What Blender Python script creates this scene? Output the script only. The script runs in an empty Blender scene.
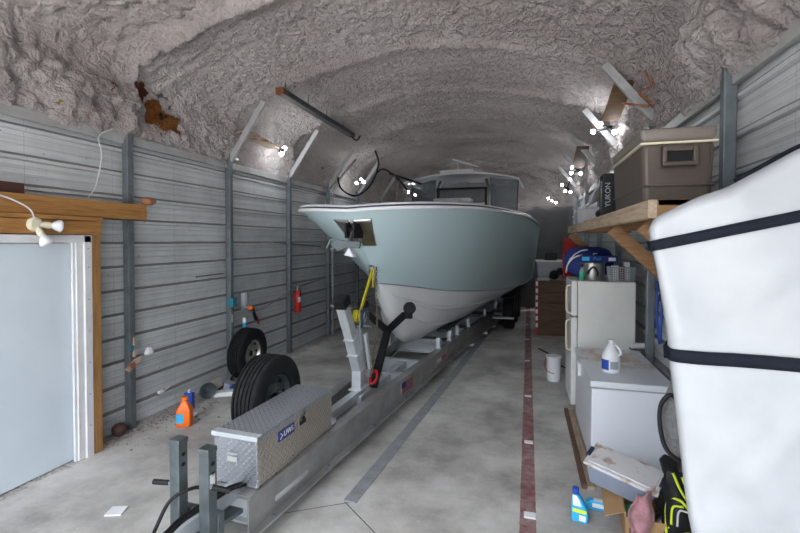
import bpy, bmesh, math, random
from mathutils import Vector, Matrix, noise, Quaternion
random.seed(7)
C = bpy.context.scene.collection
PI = math.pi
def rad(d): return math.radians(d)

# ------------------------------------------------------------------ mesh builder
class MB:
    def __init__(s): s.v = []; s.f = []
    def add(s, vs, fs):
        n = len(s.v); s.v += [tuple(v) for v in vs]; s.f += [tuple(i + n for i in f) for f in fs]; return s
    def box(s, x0, x1, y0, y1, z0, z1, M=None):
        vs = [(x, y, z) for z in (z0, z1) for y in (y0, y1) for x in (x0, x1)]
        if M is not None: vs = [M @ Vector(v) for v in vs]
        return s.add(vs, [(0,2,3,1),(4,5,7,6),(0,1,5,4),(2,6,7,3),(0,4,6,2),(1,3,7,5)])
    def beam(s, p0, p1, w, h, up=(0,0,1)):
        p0 = Vector(p0); p1 = Vector(p1); d = (p1-p0).normalized(); u = Vector(up)
        r = d.cross(u)
        if r.length < 1e-4: r = d.cross(Vector((1,0,0)))
        r.normalize(); u = r.cross(d)
        vs = [p + r*a*w/2 + u*b*h/2 for p in (p0, p1) for a, b in ((-1,-1),(1,-1),(1,1),(-1,1))]
        return s.add(vs, [(0,1,2,3),(7,6,5,4),(0,4,5,1),(1,5,6,2),(2,6,7,3),(3,7,4,0)])
    def tube(s, pts, r, n=8, cap=True):
        pts = [Vector(p) for p in pts]; N = len(pts); rs = r if isinstance(r, (list, tuple)) else [r]*N
        vs = []; t0 = (pts[1]-pts[0]).normalized()
        a = t0.orthogonal().normalized(); prev = t0
        for i, p in enumerate(pts):
            t = (pts[min(i+1, N-1)] - pts[max(i-1, 0)])
            if t.length < 1e-7: t = prev.copy()
            t.normalize(); a = prev.rotation_difference(t) @ a; prev = t
            b = t.cross(a)
            for k in range(n):
                q = 2*PI*k/n; vs.append(p + (a*math.cos(q) + b*math.sin(q))*rs[i])
        fs = [(i*n+k, i*n+(k+1)%n, (i+1)*n+(k+1)%n, (i+1)*n+k) for i in range(N-1) for k in range(n)]
        if cap: fs += [tuple(range(n))[::-1], tuple((N-1)*n+k for k in range(n))]
        return s.add(vs, fs)
    def lathe(s, prof, c=(0,0,0), axis='z', n=32, M=None, cap=True):
        vs = []
        for r, h in prof:
            for k in range(n):
                q = 2*PI*k/n; x, y, z = r*math.cos(q), r*math.sin(q), h
                if axis == 'x': x, y, z = h, r*math.cos(q), r*math.sin(q)
                elif axis == 'y': x, y, z = r*math.cos(q), h, r*math.sin(q)
                v = Vector((x, y, z))
                if M is not None: v = M @ v
                vs.append(v + Vector(c))
        m = len(prof)
        fs = [(i*n+k, i*n+(k+1)%n, (i+1)*n+(k+1)%n, (i+1)*n+k) for i in range(m-1) for k in range(n)]
        if cap and prof[0][0] > 1e-5: fs.append(tuple(range(n))[::-1])
        if cap and prof[-1][0] > 1e-5: fs.append(tuple((m-1)*n+k for k in range(n)))
        return s.add(vs, fs)
    def prism(s, poly, d0, d1, axis='y', M=None):
        def P(a, b, d): return {'y': (a, d, b), 'x': (d, a, b), 'z': (a, b, d)}[axis]
        n = len(poly); vs = [P(a, b, d) for d in (d0, d1) for a, b in poly]
        if M is not None: vs = [M @ Vector(v) for v in vs]
        return s.add(vs, [tuple(range(n)), tuple(range(n, 2*n))[::-1]] + [(i, (i+1)%n, n+(i+1)%n, n+i) for i in range(n)])
    def grid(s, fn, nu, nv, closeu=False):
        vs = [fn(i/(nu-1 if not closeu else nu), j/(nv-1)) for i in range(nu) for j in range(nv)]
        fs = [(i*nv+j, ((i+1)%nu)*nv+j, ((i+1)%nu)*nv+j+1, i*nv+j+1) for i in range(nu if closeu else nu-1) for j in range(nv-1)]
        return s.add(vs, fs)
    def sph(s, c, r, n=14, m=9, sc=(1,1,1)):
        pr = [(max(1e-6, math.sin(PI*i/m))*r, -math.cos(PI*i/m)*r) for i in range(m+1)]
        M = Matrix.Diagonal((*sc, 1))
        return s.lathe(pr, c, 'z', n, M)
    def build(s, name, m, parent=None, bevel=0, smooth=False, solid=0, sub=0, seg=2, loc=None):
        vs = s.v; o_loc = (0, 0, 0)
        if parent is None and loc is None:
            xs, ys, zs = zip(*vs); loc = ((min(xs)+max(xs))/2, (min(ys)+max(ys))/2, min(zs))
        if parent is None:
            o_loc = loc; vs = [(x-loc[0], y-loc[1], z-loc[2]) for x, y, z in vs]
        me = bpy.data.meshes.new(name); me.from_pydata(vs, [], s.f)
        bm = bmesh.new(); bm.from_mesh(me)
        bmesh.ops.remove_doubles(bm, verts=bm.verts, dist=1e-5)
        bmesh.ops.recalc_face_normals(bm, faces=bm.faces)
        bm.to_mesh(me); bm.free()
        o = bpy.data.objects.new(name, me); C.objects.link(o); o.location = o_loc
        if parent is not None: o.parent = parent
        me.materials.append(m)
        if smooth:
            for p in me.polygons: p.use_smooth = True
            if smooth == 'auto':
                bm = bmesh.new(); bm.from_mesh(me)
                for e in bm.edges:
                    if len(e.link_faces) == 2 and e.calc_face_angle(0) > rad(38): e.smooth = False
                bm.to_mesh(me); bm.free()
        if solid:
            md = o.modifiers.new('s', 'SOLIDIFY'); md.thickness = solid; md.offset = 0
        if sub:
            md = o.modifiers.new('d', 'SUBSURF'); md.levels = sub; md.render_levels = sub
        if bevel:
            md = o.modifiers.new('b', 'BEVEL'); md.width = bevel; md.segments = seg; md.limit_method = 'ANGLE'; md.angle_limit = rad(40)
        return o
def thing(name, label, cat, loc=(0,0,0), rz=0, group=None):
    o = bpy.data.objects.new(name, None); C.objects.link(o); o.location = loc; o.rotation_euler = (0, 0, rz)
    o.empty_display_size = .1
    return tag(o, label, cat, group)
def tag(o, label, cat, group=None):
    o['label'] = label; o['category'] = cat
    if group: o['group'] = group
    return o
def struct(o, label=None):
    o['kind'] = 'structure'
    if label: o['label'] = label
    return o

def copy_tree(o, parent=None):
    c = o.copy(); C.objects.link(c); c.parent = parent
    for ch in list(o.children): copy_tree(ch, c)
    return c
def spline(pts, n=8):
    pts = [Vector(p) for p in pts]; out = []
    P = [pts[0]*2-pts[1]] + pts + [pts[-1]*2-pts[-2]]
    for i in range(1, len(P)-2):
        a, b, c, d = P[i-1:i+3]
        for k in range(n):
            t = k/n
            out.append(.5*((2*b) + (c-a)*t + (2*a-5*b+4*c-d)*t*t + (3*b-a-3*c+d)*t**3))
    return out + [pts[-1]]
def seq(pts, t):                      # smooth point at parameter t (index units) of a control list
    pts = [Vector(p) for p in pts]; n = len(pts)-1; t = max(0, min(n, t)); i = min(int(t), n-1); u = t-i
    b, c = pts[i], pts[i+1]; a = pts[i-1] if i > 0 else b*2-c; d = pts[i+2] if i+2 <= n else c*2-b
    return .5*((2*b) + (c-a)*u + (2*a-5*b+4*c-d)*u*u + (3*b-a-3*c+d)*u**3)

# ------------------------------------------------------------------ materials
def nt(name):
    m = bpy.data.materials.new(name); m.use_nodes = True
    return m, m.node_tree, m.node_tree.nodes['Principled BSDF']
def N(t, typ, **k):
    n = t.nodes.new(typ)
    for a, b in k.items():
        if a in n.inputs: n.inputs[a].default_value = b
        else: setattr(n, a, b)
    return n
def ramp(t, src, stops):
    r = t.nodes.new('ShaderNodeValToRGB'); e = r.color_ramp.elements
    while len(e) < len(stops): e.new(.5)
    for el, (p, c) in zip(e, stops): el.position = p; el.color = (*c, 1) if len(c) == 3 else c
    t.links.new(src, r.inputs[0]); return r.outputs[0]
def mix(t, fac, a, b, blend='MIX'):
    m = t.nodes.new('ShaderNodeMix'); m.data_type = 'RGBA'; m.blend_type = blend
    for i, v in ((0, fac), (6, a), (7, b)):
        if isinstance(v, bpy.types.NodeSocket): t.links.new(v, m.inputs[i])
        elif i == 0: m.inputs[0].default_value = v
        else: m.inputs[i].default_value = (*v, 1)
    return m.outputs[2]
def coords(t, obj=True):
    return t.nodes.new('ShaderNodeTexCoord').outputs['Object']
def noise_(t, vec, scale, detail=4, rough=.55, dim=None):
    n = N(t, 'ShaderNodeTexNoise', Scale=scale, Detail=detail, Roughness=rough); t.links.new(vec, n.inputs['Vector']); return n.outputs['Fac']
def bump(t, b, h, strength, dist=.01):
    n = t.nodes.new('ShaderNodeBump'); n.inputs['Strength'].default_value = strength; n.inputs['Distance'].default_value = dist
    t.links.new(h, n.inputs['Height']); t.links.new(n.outputs[0], b.inputs['Normal']); return n
def pm(name, c, c2=None, scale=6, rough=.5, metal=0, bmp=0, bscale=60, thr=(.35, .7), coat=0, rvar=0, trans=0, spec=None):
    m, t, b = nt(name); b.inputs['Roughness'].default_value = rough; b.inputs['Metallic'].default_value = metal
    b.inputs['Coat Weight'].default_value = coat; b.inputs['Transmission Weight'].default_value = trans
    if spec is not None: b.inputs['Specular IOR Level'].default_value = spec
    v = coords(t)
    if c2 is None: c2 = tuple(x*.82 for x in c)
    n = noise_(t, v, scale, 6, .6)
    t.links.new(ramp(t, n, [(thr[0], c), (thr[1], c2)]), b.inputs['Base Color'])
    if bmp: bump(t, b, noise_(t, v, bscale, 3), bmp)
    return m
def emit(name, c, s):
    m, t, b = nt(name); b.inputs['Base Color'].default_value = (*c, 1)
    b.inputs['Emission Color'].default_value = (*c, 1); b.inputs['Emission Strength'].default_value = s; return m

def foam_mat():
    m, t, b = nt('spray_foam'); v = coords(t); b.inputs['Roughness'].default_value = .9
    big = noise_(t, v, .9, 4); col = ramp(t, big, [(.35, (.72,.655,.64)), (.65, (.55,.485,.47))])
    sp = noise_(t, v, 9, 5, .7); col = mix(t, ramp(t, sp, [(.62, (0,0,0)), (.76, (.55,.55,.55))]), col, (.22,.16,.13))
    sp2 = noise_(t, v, 34, 4, .7); col = mix(t, ramp(t, sp2, [(.58, (0,0,0)), (.72, (.75,.75,.75))]), col, (.17,.13,.11))  # brown specks, strengthened to paint crevice shade into the colour
    # warped cells for the lumpy bump
    vo = N(t, 'ShaderNodeTexVoronoi', feature='SMOOTH_F1', Scale=19.0, Smoothness=.35)
    wv = N(t, 'ShaderNodeTexNoise', Scale=6.0, Detail=3.0); t.links.new(v, wv.inputs['Vector'])
    ad = N(t, 'ShaderNodeVectorMath', operation='MULTIPLY_ADD'); t.links.new(wv.outputs['Color'], ad.inputs[0]); ad.inputs[1].default_value = (.22,.22,.22); t.links.new(v, ad.inputs[2])
    t.links.new(ad.outputs[0], vo.inputs['Vector'])
    # torn rust-brown hole beside the first post
    geo = t.nodes.new('ShaderNodeTexCoord').outputs['Object']
    def spot(p, sc, r, c, col):
        s = N(t, 'ShaderNodeVectorMath', operation='SUBTRACT'); t.links.new(ad2.outputs[0], s.inputs[0]); s.inputs[1].default_value = p
        q = N(t, 'ShaderNodeVectorMath', operation='MULTIPLY'); t.links.new(s.outputs[0], q.inputs[0]); q.inputs[1].default_value = sc
        l = N(t, 'ShaderNodeVectorMath', operation='LENGTH'); t.links.new(q.outputs[0], l.inputs[0])
        return mix(t, ramp(t, l.outputs['Value'], [(r*.92, (1,1,1)), (r, (0,0,0))]), col, c)
    wn = N(t, 'ShaderNodeTexNoise', Scale=7.0, Detail=4.0, Roughness=.65); t.links.new(geo, wn.inputs['Vector'])
    ad2 = N(t, 'ShaderNodeVectorMath', operation='MULTIPLY_ADD'); t.links.new(wn.outputs['Color'], ad2.inputs[0]); ad2.inputs[1].default_value = (.32,.32,.32); t.links.new(geo, ad2.inputs[2])
    for p, r, c in (((-3.97,4.27,3.86), .13, (.14,.028,.008)), ((-3.97,4.50,3.70), .16, (.28,.085,.01)), ((-3.97,4.68,3.62), .13, (.26,.09,.012)),
                    ((-3.97,4.58,3.72), .05, (.02,.015,.01)), ((-3.97,3.88,3.78), .045, (.22,.04,.01)), ((-3.97,4.62,3.50), .06, (.2,.07,.02)), ((-3.97,3.3,3.5), .03, (.4,.2,.02))):
        col = spot(p, (.7,1,1), r, c, col)
    t.links.new(col, b.inputs['Base Color'])
    n1 = noise_(t, v, 10, 10, .74)
    mm = N(t, 'ShaderNodeMath', operation='MULTIPLY_ADD'); t.links.new(ramp(t, vo.outputs['Distance'], [(.1, (1,1,1)), (.75, (0,0,0))]), mm.inputs[0]); mm.inputs[1].default_value = .30; t.links.new(n1, mm.inputs[2])
    bump(t, b, mm.outputs[0], 1.0, .10)
    return m
def floor_mat():
    m, t, b = nt('stained_concrete'); v = coords(t); b.inputs['Roughness'].default_value = .62
    col = ramp(t, noise_(t, v, 1.1, 8, .65), [(.36, (.275,.26,.245)), (.5, (.44,.425,.40)), (.64, (.59,.575,.55))])
    col = mix(t, ramp(t, noise_(t, v, 3.4, 6, .7), [(.52, (0,0,0)), (.78, (.6,.6,.6))]), col, (.27,.24,.21))
    col = mix(t, ramp(t, noise_(t, v, 38, 4, .7), [(.58, (0,0,0)), (.8, (.5,.5,.5))]), col, (.68,.67,.65))
    sx = N(t, 'ShaderNodeSeparateXYZ'); wn = N(t, 'ShaderNodeTexNoise', Scale=3.0, Detail=5.0, Roughness=.7); t.links.new(v, wn.inputs['Vector'])
    t.links.new(v, sx.inputs[0])
    def math_(op, a, bb, c=None):
        n = N(t, 'ShaderNodeMath', operation=op)
        for i, q in enumerate((a, bb, c)):
            if q is None: continue
            if isinstance(q, bpy.types.NodeSocket): t.links.new(q, n.inputs[i])
            else: n.inputs[i].default_value = q
        return n.outputs[0]
    X, Y = sx.outputs[0], sx.outputs[1]
    # oil stain and tyre-scuff band
    for (px, py, r, cc) in ((-.72,4.55,.34,(.12,.105,.09)), (-.2,5.6,.3,(.15,.13,.11)), (-2.9,7.2,.7,(.17,.14,.10)), (-1.3,6.9,.4,(.14,.12,.10)), (.2,7.0,.3,(.13,.12,.1))):
        d = math_('SQRT', math_('ADD', math_('POWER', math_('SUBTRACT', X, px), 2), math_('POWER', math_('SUBTRACT', Y, py), 2)), 0)
        d = math_('ADD', d, math_('MULTIPLY', math_('SUBTRACT', wn.outputs['Fac'], .5), .5))
        col = mix(t, ramp(t, d, [(r*.15, (.55,.55,.55)), (r, (0,0,0))]), col, cc)
    # dark-red painted line, worn
    e = math_('ABSOLUTE', math_('SUBTRACT', X, math_('MULTIPLY_ADD', Y, .006, .008)), 0)
    e = math_('ADD', e, math_('MULTIPLY', math_('SUBTRACT', noise_(t, v, 24, 4), .5), .012))
    line = math_('LESS_THAN', e, .058)
    wear = ramp(t, noise_(t, v, 9, 7, .75), [(.36, (.5,.5,.5)), (.62, (1,1,1))])
    col = mix(t, math_('MULTIPLY', line, wear), col, (.20,.05,.055))
    # saw-cut joints
    j = math_('LESS_THAN', math_('ABSOLUTE', math_('SUBTRACT', math_('MULTIPLY_ADD', X, -.62, Y), 4.07), 0), .005)
    j = math_('MULTIPLY', j, math_('LESS_THAN', X, -1.32))
    j2_ = math_('LESS_THAN', math_('ABSOLUTE', math_('SUBTRACT', math_('MULTIPLY_ADD', X, .84, Y), 2.11), 0), .006)
    j = math_('MAXIMUM', j, math_('MULTIPLY', j2_, math_('GREATER_THAN', X, -1.36)))
    col = mix(t, j, col, (.09,.085,.08))
    dirt = math_('LESS_THAN', math_('ADD', X, math_('MULTIPLY', wn.outputs['Fac'], .5)), -3.72)
    col = mix(t, math_('MULTIPLY', dirt, ramp(t, noise_(t, v, 30, 4, .8), [(.42, (0,0,0)), (.6, (.8,.8,.8))])), col, (.14,.10,.085))
    t.links.new(col, b.inputs['Base Color'])
    t.links.new(ramp(t, noise_(t, v, 2, 5), [(.35, (.48,)*3), (.7, (.75,)*3)]), b.inputs['Roughness'])
    bump(t, b, noise_(t, v, 60, 5, .7), .12, .005)
    return m
def wood_mat(name, c, c2, axis=1, sc=3):
    m, t, b = nt(name); v = coords(t); b.inputs['Roughness'].default_value = .65
    mp = N(t, 'ShaderNodeMapping'); s = [14*sc]*3; s[axis] = 1.2*sc; mp.inputs['Scale'].default_value = s; t.links.new(v, mp.inputs[0])
    n = noise_(t, mp.outputs[0], 1, 5, .6)
    col = ramp(t, n, [(.3, c2), (.55, c), (.8, tuple(min(1, x*1.15) for x in c))])
    t.links.new(col, b.inputs['Base Color']); bump(t, b, n, .25, .003); return m
def plate_mat(name, c, flat=False):
    # diamond tread plate
    m, t, b = nt(name); v = coords(t); b.inputs['Metallic'].default_value = .9
    hs = []
    for ang in (45, -45):
        mp = N(t, 'ShaderNodeMapping'); mp.inputs['Rotation'].default_value = (rad(ang), rad(ang*.0), rad(ang)); t.links.new(v, mp.inputs[0])
        hs.append(mp)
    uv = t.nodes.new('ShaderNodeTexCoord').outputs['UV']
    def lozenges(rot, off):
        mp = N(t, 'ShaderNodeMapping'); mp.inputs['Rotation'].default_value = (0, 0, rad(rot)); mp.inputs['Scale'].default_value = (1, 1, 1); mp.inputs['Location'].default_value = off; t.links.new(uv, mp.inputs[0])
        br = N(t, 'ShaderNodeSeparateXYZ'); t.links.new(mp.outputs[0], br.inputs[0])
        def mth(op, a, bb=0.0, cc=0.0):
            n = N(t, 'ShaderNodeMath', operation=op)
            for i, q in enumerate((a, bb, cc)):
                if isinstance(q, bpy.types.NodeSocket): t.links.new(q, n.inputs[i])
                else: n.inputs[i].default_value = q
            return n.outputs[0]
        p = .034
        fx = mth('SUBTRACT', mth('FRACT', mth('DIVIDE', br.outputs[0], p)), .5)
        fy = mth('SUBTRACT', mth('FRACT', mth('DIVIDE', br.outputs[1], p)), .5)
        a = mth('POWER', mth('DIVIDE', fx, .40), 2.0); bb_ = mth('POWER', mth('DIVIDE', fy, .12), 2.0)
        d = mth('SUBTRACT', 1.0, mth('ADD', a, bb_))
        return mth('MAXIMUM', d, 0.0)
    l1 = lozenges(45, (0, 0, 0)); l2 = lozenges(-45, (.017, .0, 0))
    mx = N(t, 'ShaderNodeMath', operation='MAXIMUM'); t.links.new(l1, mx.inputs[0]); t.links.new(l2, mx.inputs[1])
    st = ramp(t, mx.outputs[0], [(0, (0,0,0)), (.5, (1,1,1))])
    col = mix(t, st, c, tuple(min(1, x*1.7) for x in c)); t.links.new(col, b.inputs['Base Color'])
    t.links.new(ramp(t, mx.outputs[0], [(0, (.42,)*3), (.3, (.22,)*3)]), b.inputs['Roughness'])
    bump(t, b, st, .9, .004)
    return m

M = {}
M['foam'] = foam_mat(); M['floor'] = floor_mat()
def wall_mat():
    m, t, b = nt('galvanised_panel'); v = coords(t); b.inputs['Roughness'].default_value = .42; b.inputs['Metallic'].default_value = .15
    col = ramp(t, noise_(t, v, 2.2, 6, .6), [(.35, (.72,.75,.76)), (.7, (.56,.58,.59))])
    mp = N(t, 'ShaderNodeMapping'); mp.inputs['Scale'].default_value = (1, .6, 30); t.links.new(v, mp.inputs[0])
    col = mix(t, ramp(t, noise_(t, mp.outputs[0], 1, 5, .7), [(.45, (0,0,0)), (.75, (.5,.5,.5))]), col, (.34,.34,.335))
    sx = N(t, 'ShaderNodeSeparateXYZ'); t.links.new(v, sx.inputs[0])
    def mth(op, a, bb=0.0, cc=0.0):
        n = N(t, 'ShaderNodeMath', operation=op)
        for i, q in enumerate((a, bb, cc)):
            if isinstance(q, bpy.types.NodeSocket): t.links.new(q, n.inputs[i])
            else: n.inputs[i].default_value = q
        return n.outputs[0]
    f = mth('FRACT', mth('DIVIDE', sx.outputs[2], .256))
    # rib and crease shade painted in as dark bands and lines, plus grime
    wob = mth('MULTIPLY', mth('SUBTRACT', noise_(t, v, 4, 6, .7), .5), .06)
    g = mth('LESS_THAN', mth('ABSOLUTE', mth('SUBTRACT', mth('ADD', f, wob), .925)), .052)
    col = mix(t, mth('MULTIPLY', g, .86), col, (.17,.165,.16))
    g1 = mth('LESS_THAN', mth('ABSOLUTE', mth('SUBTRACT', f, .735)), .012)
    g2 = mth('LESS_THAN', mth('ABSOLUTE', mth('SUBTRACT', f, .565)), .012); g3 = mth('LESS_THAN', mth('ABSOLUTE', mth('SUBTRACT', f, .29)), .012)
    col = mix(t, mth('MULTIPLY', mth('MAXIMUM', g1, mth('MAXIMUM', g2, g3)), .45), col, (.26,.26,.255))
    # fastener rows and panel end laps
    fy = mth('FRACT', mth('DIVIDE', mth('ADD', sx.outputs[1], .12), .87))
    lap = mth('LESS_THAN', mth('ABSOLUTE', mth('SUBTRACT', fy, .5)), .004)
    col = mix(t, mth('MULTIPLY', lap, .35), col, (.2,.2,.2))
    rs = mth('LESS_THAN', noise_(t, v, 21, 4, .6), .305)
    col = mix(t, mth('MULTIPLY', rs, .7), col, (.25,.15,.10))
    t.links.new(col, b.inputs['Base Color']); return m
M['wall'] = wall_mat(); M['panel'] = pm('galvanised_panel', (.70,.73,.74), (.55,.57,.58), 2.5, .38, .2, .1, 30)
M['walldirt'] = pm('dirty_panel', (.50,.52,.53), (.36,.34,.32), 3, .5, .2)
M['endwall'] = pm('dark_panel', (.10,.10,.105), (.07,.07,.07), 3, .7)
M['steel'] = pm('galvanised_post', (.22,.25,.275), (.15,.17,.19), 8, .45, .6)
M['paleSteel'] = pm('whitened_post', (.50,.51,.52), (.38,.37,.37), 6, .6, .2)
M['wood'] = wood_mat('treated_timber', (.42,.205,.06), (.27,.115,.032))
M['woodz'] = wood_mat('treated_timber_upright', (.36,.185,.065), (.23,.105,.035), 2)
M['woodx'] = wood_mat('shelf_timber', (.24,.125,.05), (.14,.068,.026), 0)
M['woodpale'] = wood_mat('weathered_timber', (.40,.31,.22), (.24,.16,.10))
M['darkwood'] = wood_mat('brown_wood', (.13,.07,.04), (.06,.03,.02), 0)
M['maroon'] = pm('maroon_board', (.075,.028,.022), None, 8, .6)
M['white'] = pm('white_paint', (.72,.72,.74), (.62,.61,.61), 5, .5)
M['doorp'] = pm('door_skin', (.66,.73,.79), (.60,.67,.73), 1.2, .5)
M['appl'] = pm('appliance_enamel', (.74,.77,.82), (.70,.73,.79), 2, .32)
M['fridge'] = pm('fridge_enamel', (.72,.73,.70), (.66,.66,.62), 3, .38)
M['cream'] = pm('cream_plastic', (.72,.66,.50), None, 5, .4)
def lid_mat():
    m, t, b = nt('rust_stained_lid'); v = coords(t); b.inputs['Roughness'].default_value = .3
    g = N(t, 'ShaderNodeVectorMath', operation='DISTANCE'); t.links.new(v, g.inputs[0]); g.inputs[1].default_value = (-.02,.28,.05)
    n = noise_(t, v, 5, 6, .75)
    s = N(t, 'ShaderNodeMath', operation='MULTIPLY_ADD'); t.links.new(g.outputs['Value'], s.inputs[0]); s.inputs[1].default_value = -.55; t.links.new(n, s.inputs[2])
    col = mix(t, ramp(t, s.outputs[0], [(.30, (0,0,0)), (.44, (.85,.85,.85))]), (.70,.73,.77), (.50,.30,.15)); t.links.new(col, b.inputs['Base Color']); return m
M['lid'] = lid_mat()
M['hull'] = pm('ice_blue_gelcoat', (.53,.68,.72), (.52,.67,.71), 1, .22, 0, coat=.2)
M['bottom'] = pm('hull_bottom_paint', (.76,.77,.78), (.72,.73,.74), 2, .3)
M['gel'] = pm('white_gelcoat', (.78,.79,.82), (.74,.75,.78), 2, .25)
M['navy'] = pm('navy_trim', (.02,.03,.07), None, 5, .4)
M['inox'] = pm('stainless', (.50,.48,.45), (.36,.34,.31), 6, .3, 1)
M['alu'] = pm('trailer_aluminium', (.44,.435,.43), (.31,.305,.30), 5, .4, .75, .1, 40)
M['alul'] = pm('bright_aluminium', (.66,.69,.72), (.56,.59,.62), 9, .4, .5)
M['galv'] = pm('jack_galvanised', (.15,.175,.185), (.10,.12,.125), 11, .38, .7)
M['plate'] = plate_mat('tread_plate', (.40,.42,.46)); M['platew'] = plate_mat('tread_plate_side', (.46,.42,.37))
M['black'] = pm('black_plastic', (.009,.009,.010), (.013,.013,.014), 9, .5, spec=.25)
M['rubber'] = pm('tyre_rubber', (.012,.012,.013), (.02,.02,.021), 12, .75, 0, .2, 90, spec=.2)
M['yellow'] = pm('yellow_webbing', (.75,.66,.02), (.6,.5,.02), 20, .7)
M['red'] = pm('red_paint', (.55,.02,.02), (.42,.015,.015), 5, .35)
M['redcloth'] = pm('red_cloth', (.30,.012,.012), (.18,.008,.008), 7, .8)
M['orange'] = pm('orange_plastic', (.90,.18,.01), (.80,.14,.01), 5, .4)
M['blue'] = pm('blue_plastic', (.02,.08,.42), (.015,.05,.3), 6, .45)
M['royal'] = pm('royal_blue_cloth', (.012,.03,.20), (.008,.015,.11), 6, .75)
M['cyan'] = pm('cyan_plastic', (.04,.42,.75), (.03,.35,.65), 6, .4)
M['teal'] = pm('teal_plastic', (.03,.22,.30), None, 6, .5)
M['green'] = pm('green_plastic', (.03,.42,.20), (.02,.3,.14), 6, .5)
M['lime'] = pm('lime_webbing', (.70,.85,.03), (.6,.72,.02), 20, .6)
M['card'] = pm('cardboard', (.42,.25,.12), (.34,.20,.095), 5, .8)
M['paper'] = pm('white_paper', (.75,.76,.78), (.68,.69,.70), 8, .7)
M['beige'] = pm('beige_card', (.48,.42,.38), (.4,.35,.3), 8, .8)
M['cooler'] = pm('taupe_plastic', (.088,.066,.053), (.078,.059,.047), 3, .42)
M['coolerlid'] = pm('taupe_lid', (.20,.17,.148), (.18,.15,.13), 3, .45)
M['grey'] = pm('grey_plastic', (.34,.36,.39), (.28,.30,.33), 6, .5)
M['greycloth'] = pm('heather_grey_cloth', (.19,.19,.19), (.10,.10,.105), 60, .9, 0, .4, 150)
M['pink'] = pm('stained_pink_cloth', (.48,.24,.27), (.24,.13,.13), 9, .9, 0, .3, 50, (.4,.62))
M['bin'] = pm('grey_blue_plastic', (.27,.30,.38), (.22,.25,.33), 4, .3)
M['dirtylid'] = pm('dirty_white_lid', (.66,.65,.66), (.40,.27,.20), 8, .6, thr=(.5,.62))
M['rust'] = pm('rusty_metal', (.30,.09,.04), (.42,.20,.11), 14, .85)
M['rustpale'] = pm('rusty_sheet', (.52,.42,.33), (.30,.11,.05), 7, .7, .1, thr=(.5,.62))
M['strip'] = pm('blue_grey_strip', (.28,.30,.32), (.19,.20,.215), 9, .7)
M['bulb'] = pm('opal_glass', (.78,.78,.82), None, 3, .25)
M['lit'] = emit('lit_lamp', (.93,.97,1), 22)
M['bag'] = pm('white_vinyl', (.385,.395,.41), (.33,.335,.35), 2.6, .42, 0, .25, 7)
M['strap'] = pm('black_webbing', (.008,.010,.017), (.011,.014,.021), 40, .85, spec=.15)
M['pot'] = pm('brushed_pot', (.42,.41,.40), (.34,.33,.32), 9, .35, .9)
M['chain'] = pm('chain_steel', (.30,.26,.18), (.2,.17,.12), 20, .45, .9)
def glass(name, c, a=.35):
    m, t, b = nt(name); b.inputs['Base Color'].default_value = (*c, 1); b.inputs['Roughness'].default_value = .08
    b.inputs['Alpha'].default_value = a; return m
M['glass'] = glass('tinted_glass', (.10,.14,.16), .55)
M['clear'] = glass('clear_bottle', (.35,.45,.45), .7)

def text(name, s, m, parent, loc, rot, size, ext=.0012):
    cu = bpy.data.curves.new(name, 'FONT'); cu.body = s; cu.size = size; cu.extrude = ext; cu.align_x = 'CENTER'; cu.align_y = 'CENTER'
    o = bpy.data.objects.new(name, cu); C.objects.link(o)
    dg = bpy.context.evaluated_depsgraph_get(); me = bpy.data.meshes.new_from_object(o.evaluated_get(dg)); bpy.data.objects.remove(o)
    o = bpy.data.objects.new(name, me); C.objects.link(o); me.materials.clear(); me.materials.append(m)
    o.parent = parent; o.location = loc; o.rotation_euler = rot; return o

# ------------------------------------------------------------------ the building
XL, XR, Y0, Y1, ZW = -4.23, 1.40, -2.0, 14.5, 3.2
fl = MB().box(-4.6, 1.8, -2.1, 15, -.12, 0).build('floor', M['floor'], loc=(0,0,0)); struct(fl, 'stained concrete floor with a worn dark red painted line')
struct(MB().box(-16, 14, -18, -2.1, -.12, -.005).build('ground', pm('driveway', (.50,.49,.47), (.42,.41,.40), 1, .8), loc=(0,0,0)), 'sunlit concrete driveway in front of the opening')
def wall_profile(zt):
    pts = []; z = 0; p = .256
    while z < zt:
        for dz, x in ((0,.0),(.055,0),(.060,.003),(.068,.003),(.073,0),(.125,0),(.130,.003),(.138,.003),(.143,0),(.190,0),(.196,.034),(.230,.034),(.236,.0)):
            if z+dz < zt: pts.append((x, z+dz))
        z += p
    pts.append((0, zt)); return pts
def side_wall(name, x, sgn):
    pr = wall_profile(3.42); b = MB()
    ys = [Y0 + (Y1-Y0)*i/20 for i in range(21)]
    vs = [(x + sgn*px, y, z) for y in ys for px, z in pr]; n = len(pr)
    b.add(vs, [(i*n+j, (i+1)*n+j, (i+1)*n+j+1, i*n+j+1) for i in range(20) for j in range(n-1)])
    xo = x - sgn*.05; b.box(min(xo, x-sgn*.02), max(xo, x-sgn*.02), Y0, Y1, 0, 3.42)
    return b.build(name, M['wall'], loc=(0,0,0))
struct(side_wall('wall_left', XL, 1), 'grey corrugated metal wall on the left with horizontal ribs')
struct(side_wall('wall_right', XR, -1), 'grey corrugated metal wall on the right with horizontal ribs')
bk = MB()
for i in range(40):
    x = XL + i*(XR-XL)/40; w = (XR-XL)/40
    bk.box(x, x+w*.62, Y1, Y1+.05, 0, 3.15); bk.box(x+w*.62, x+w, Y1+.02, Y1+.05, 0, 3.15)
struct(bk.build('wall_back', M['endwall'], loc=(0,0,0)), 'dark end wall behind the boat')

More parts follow.
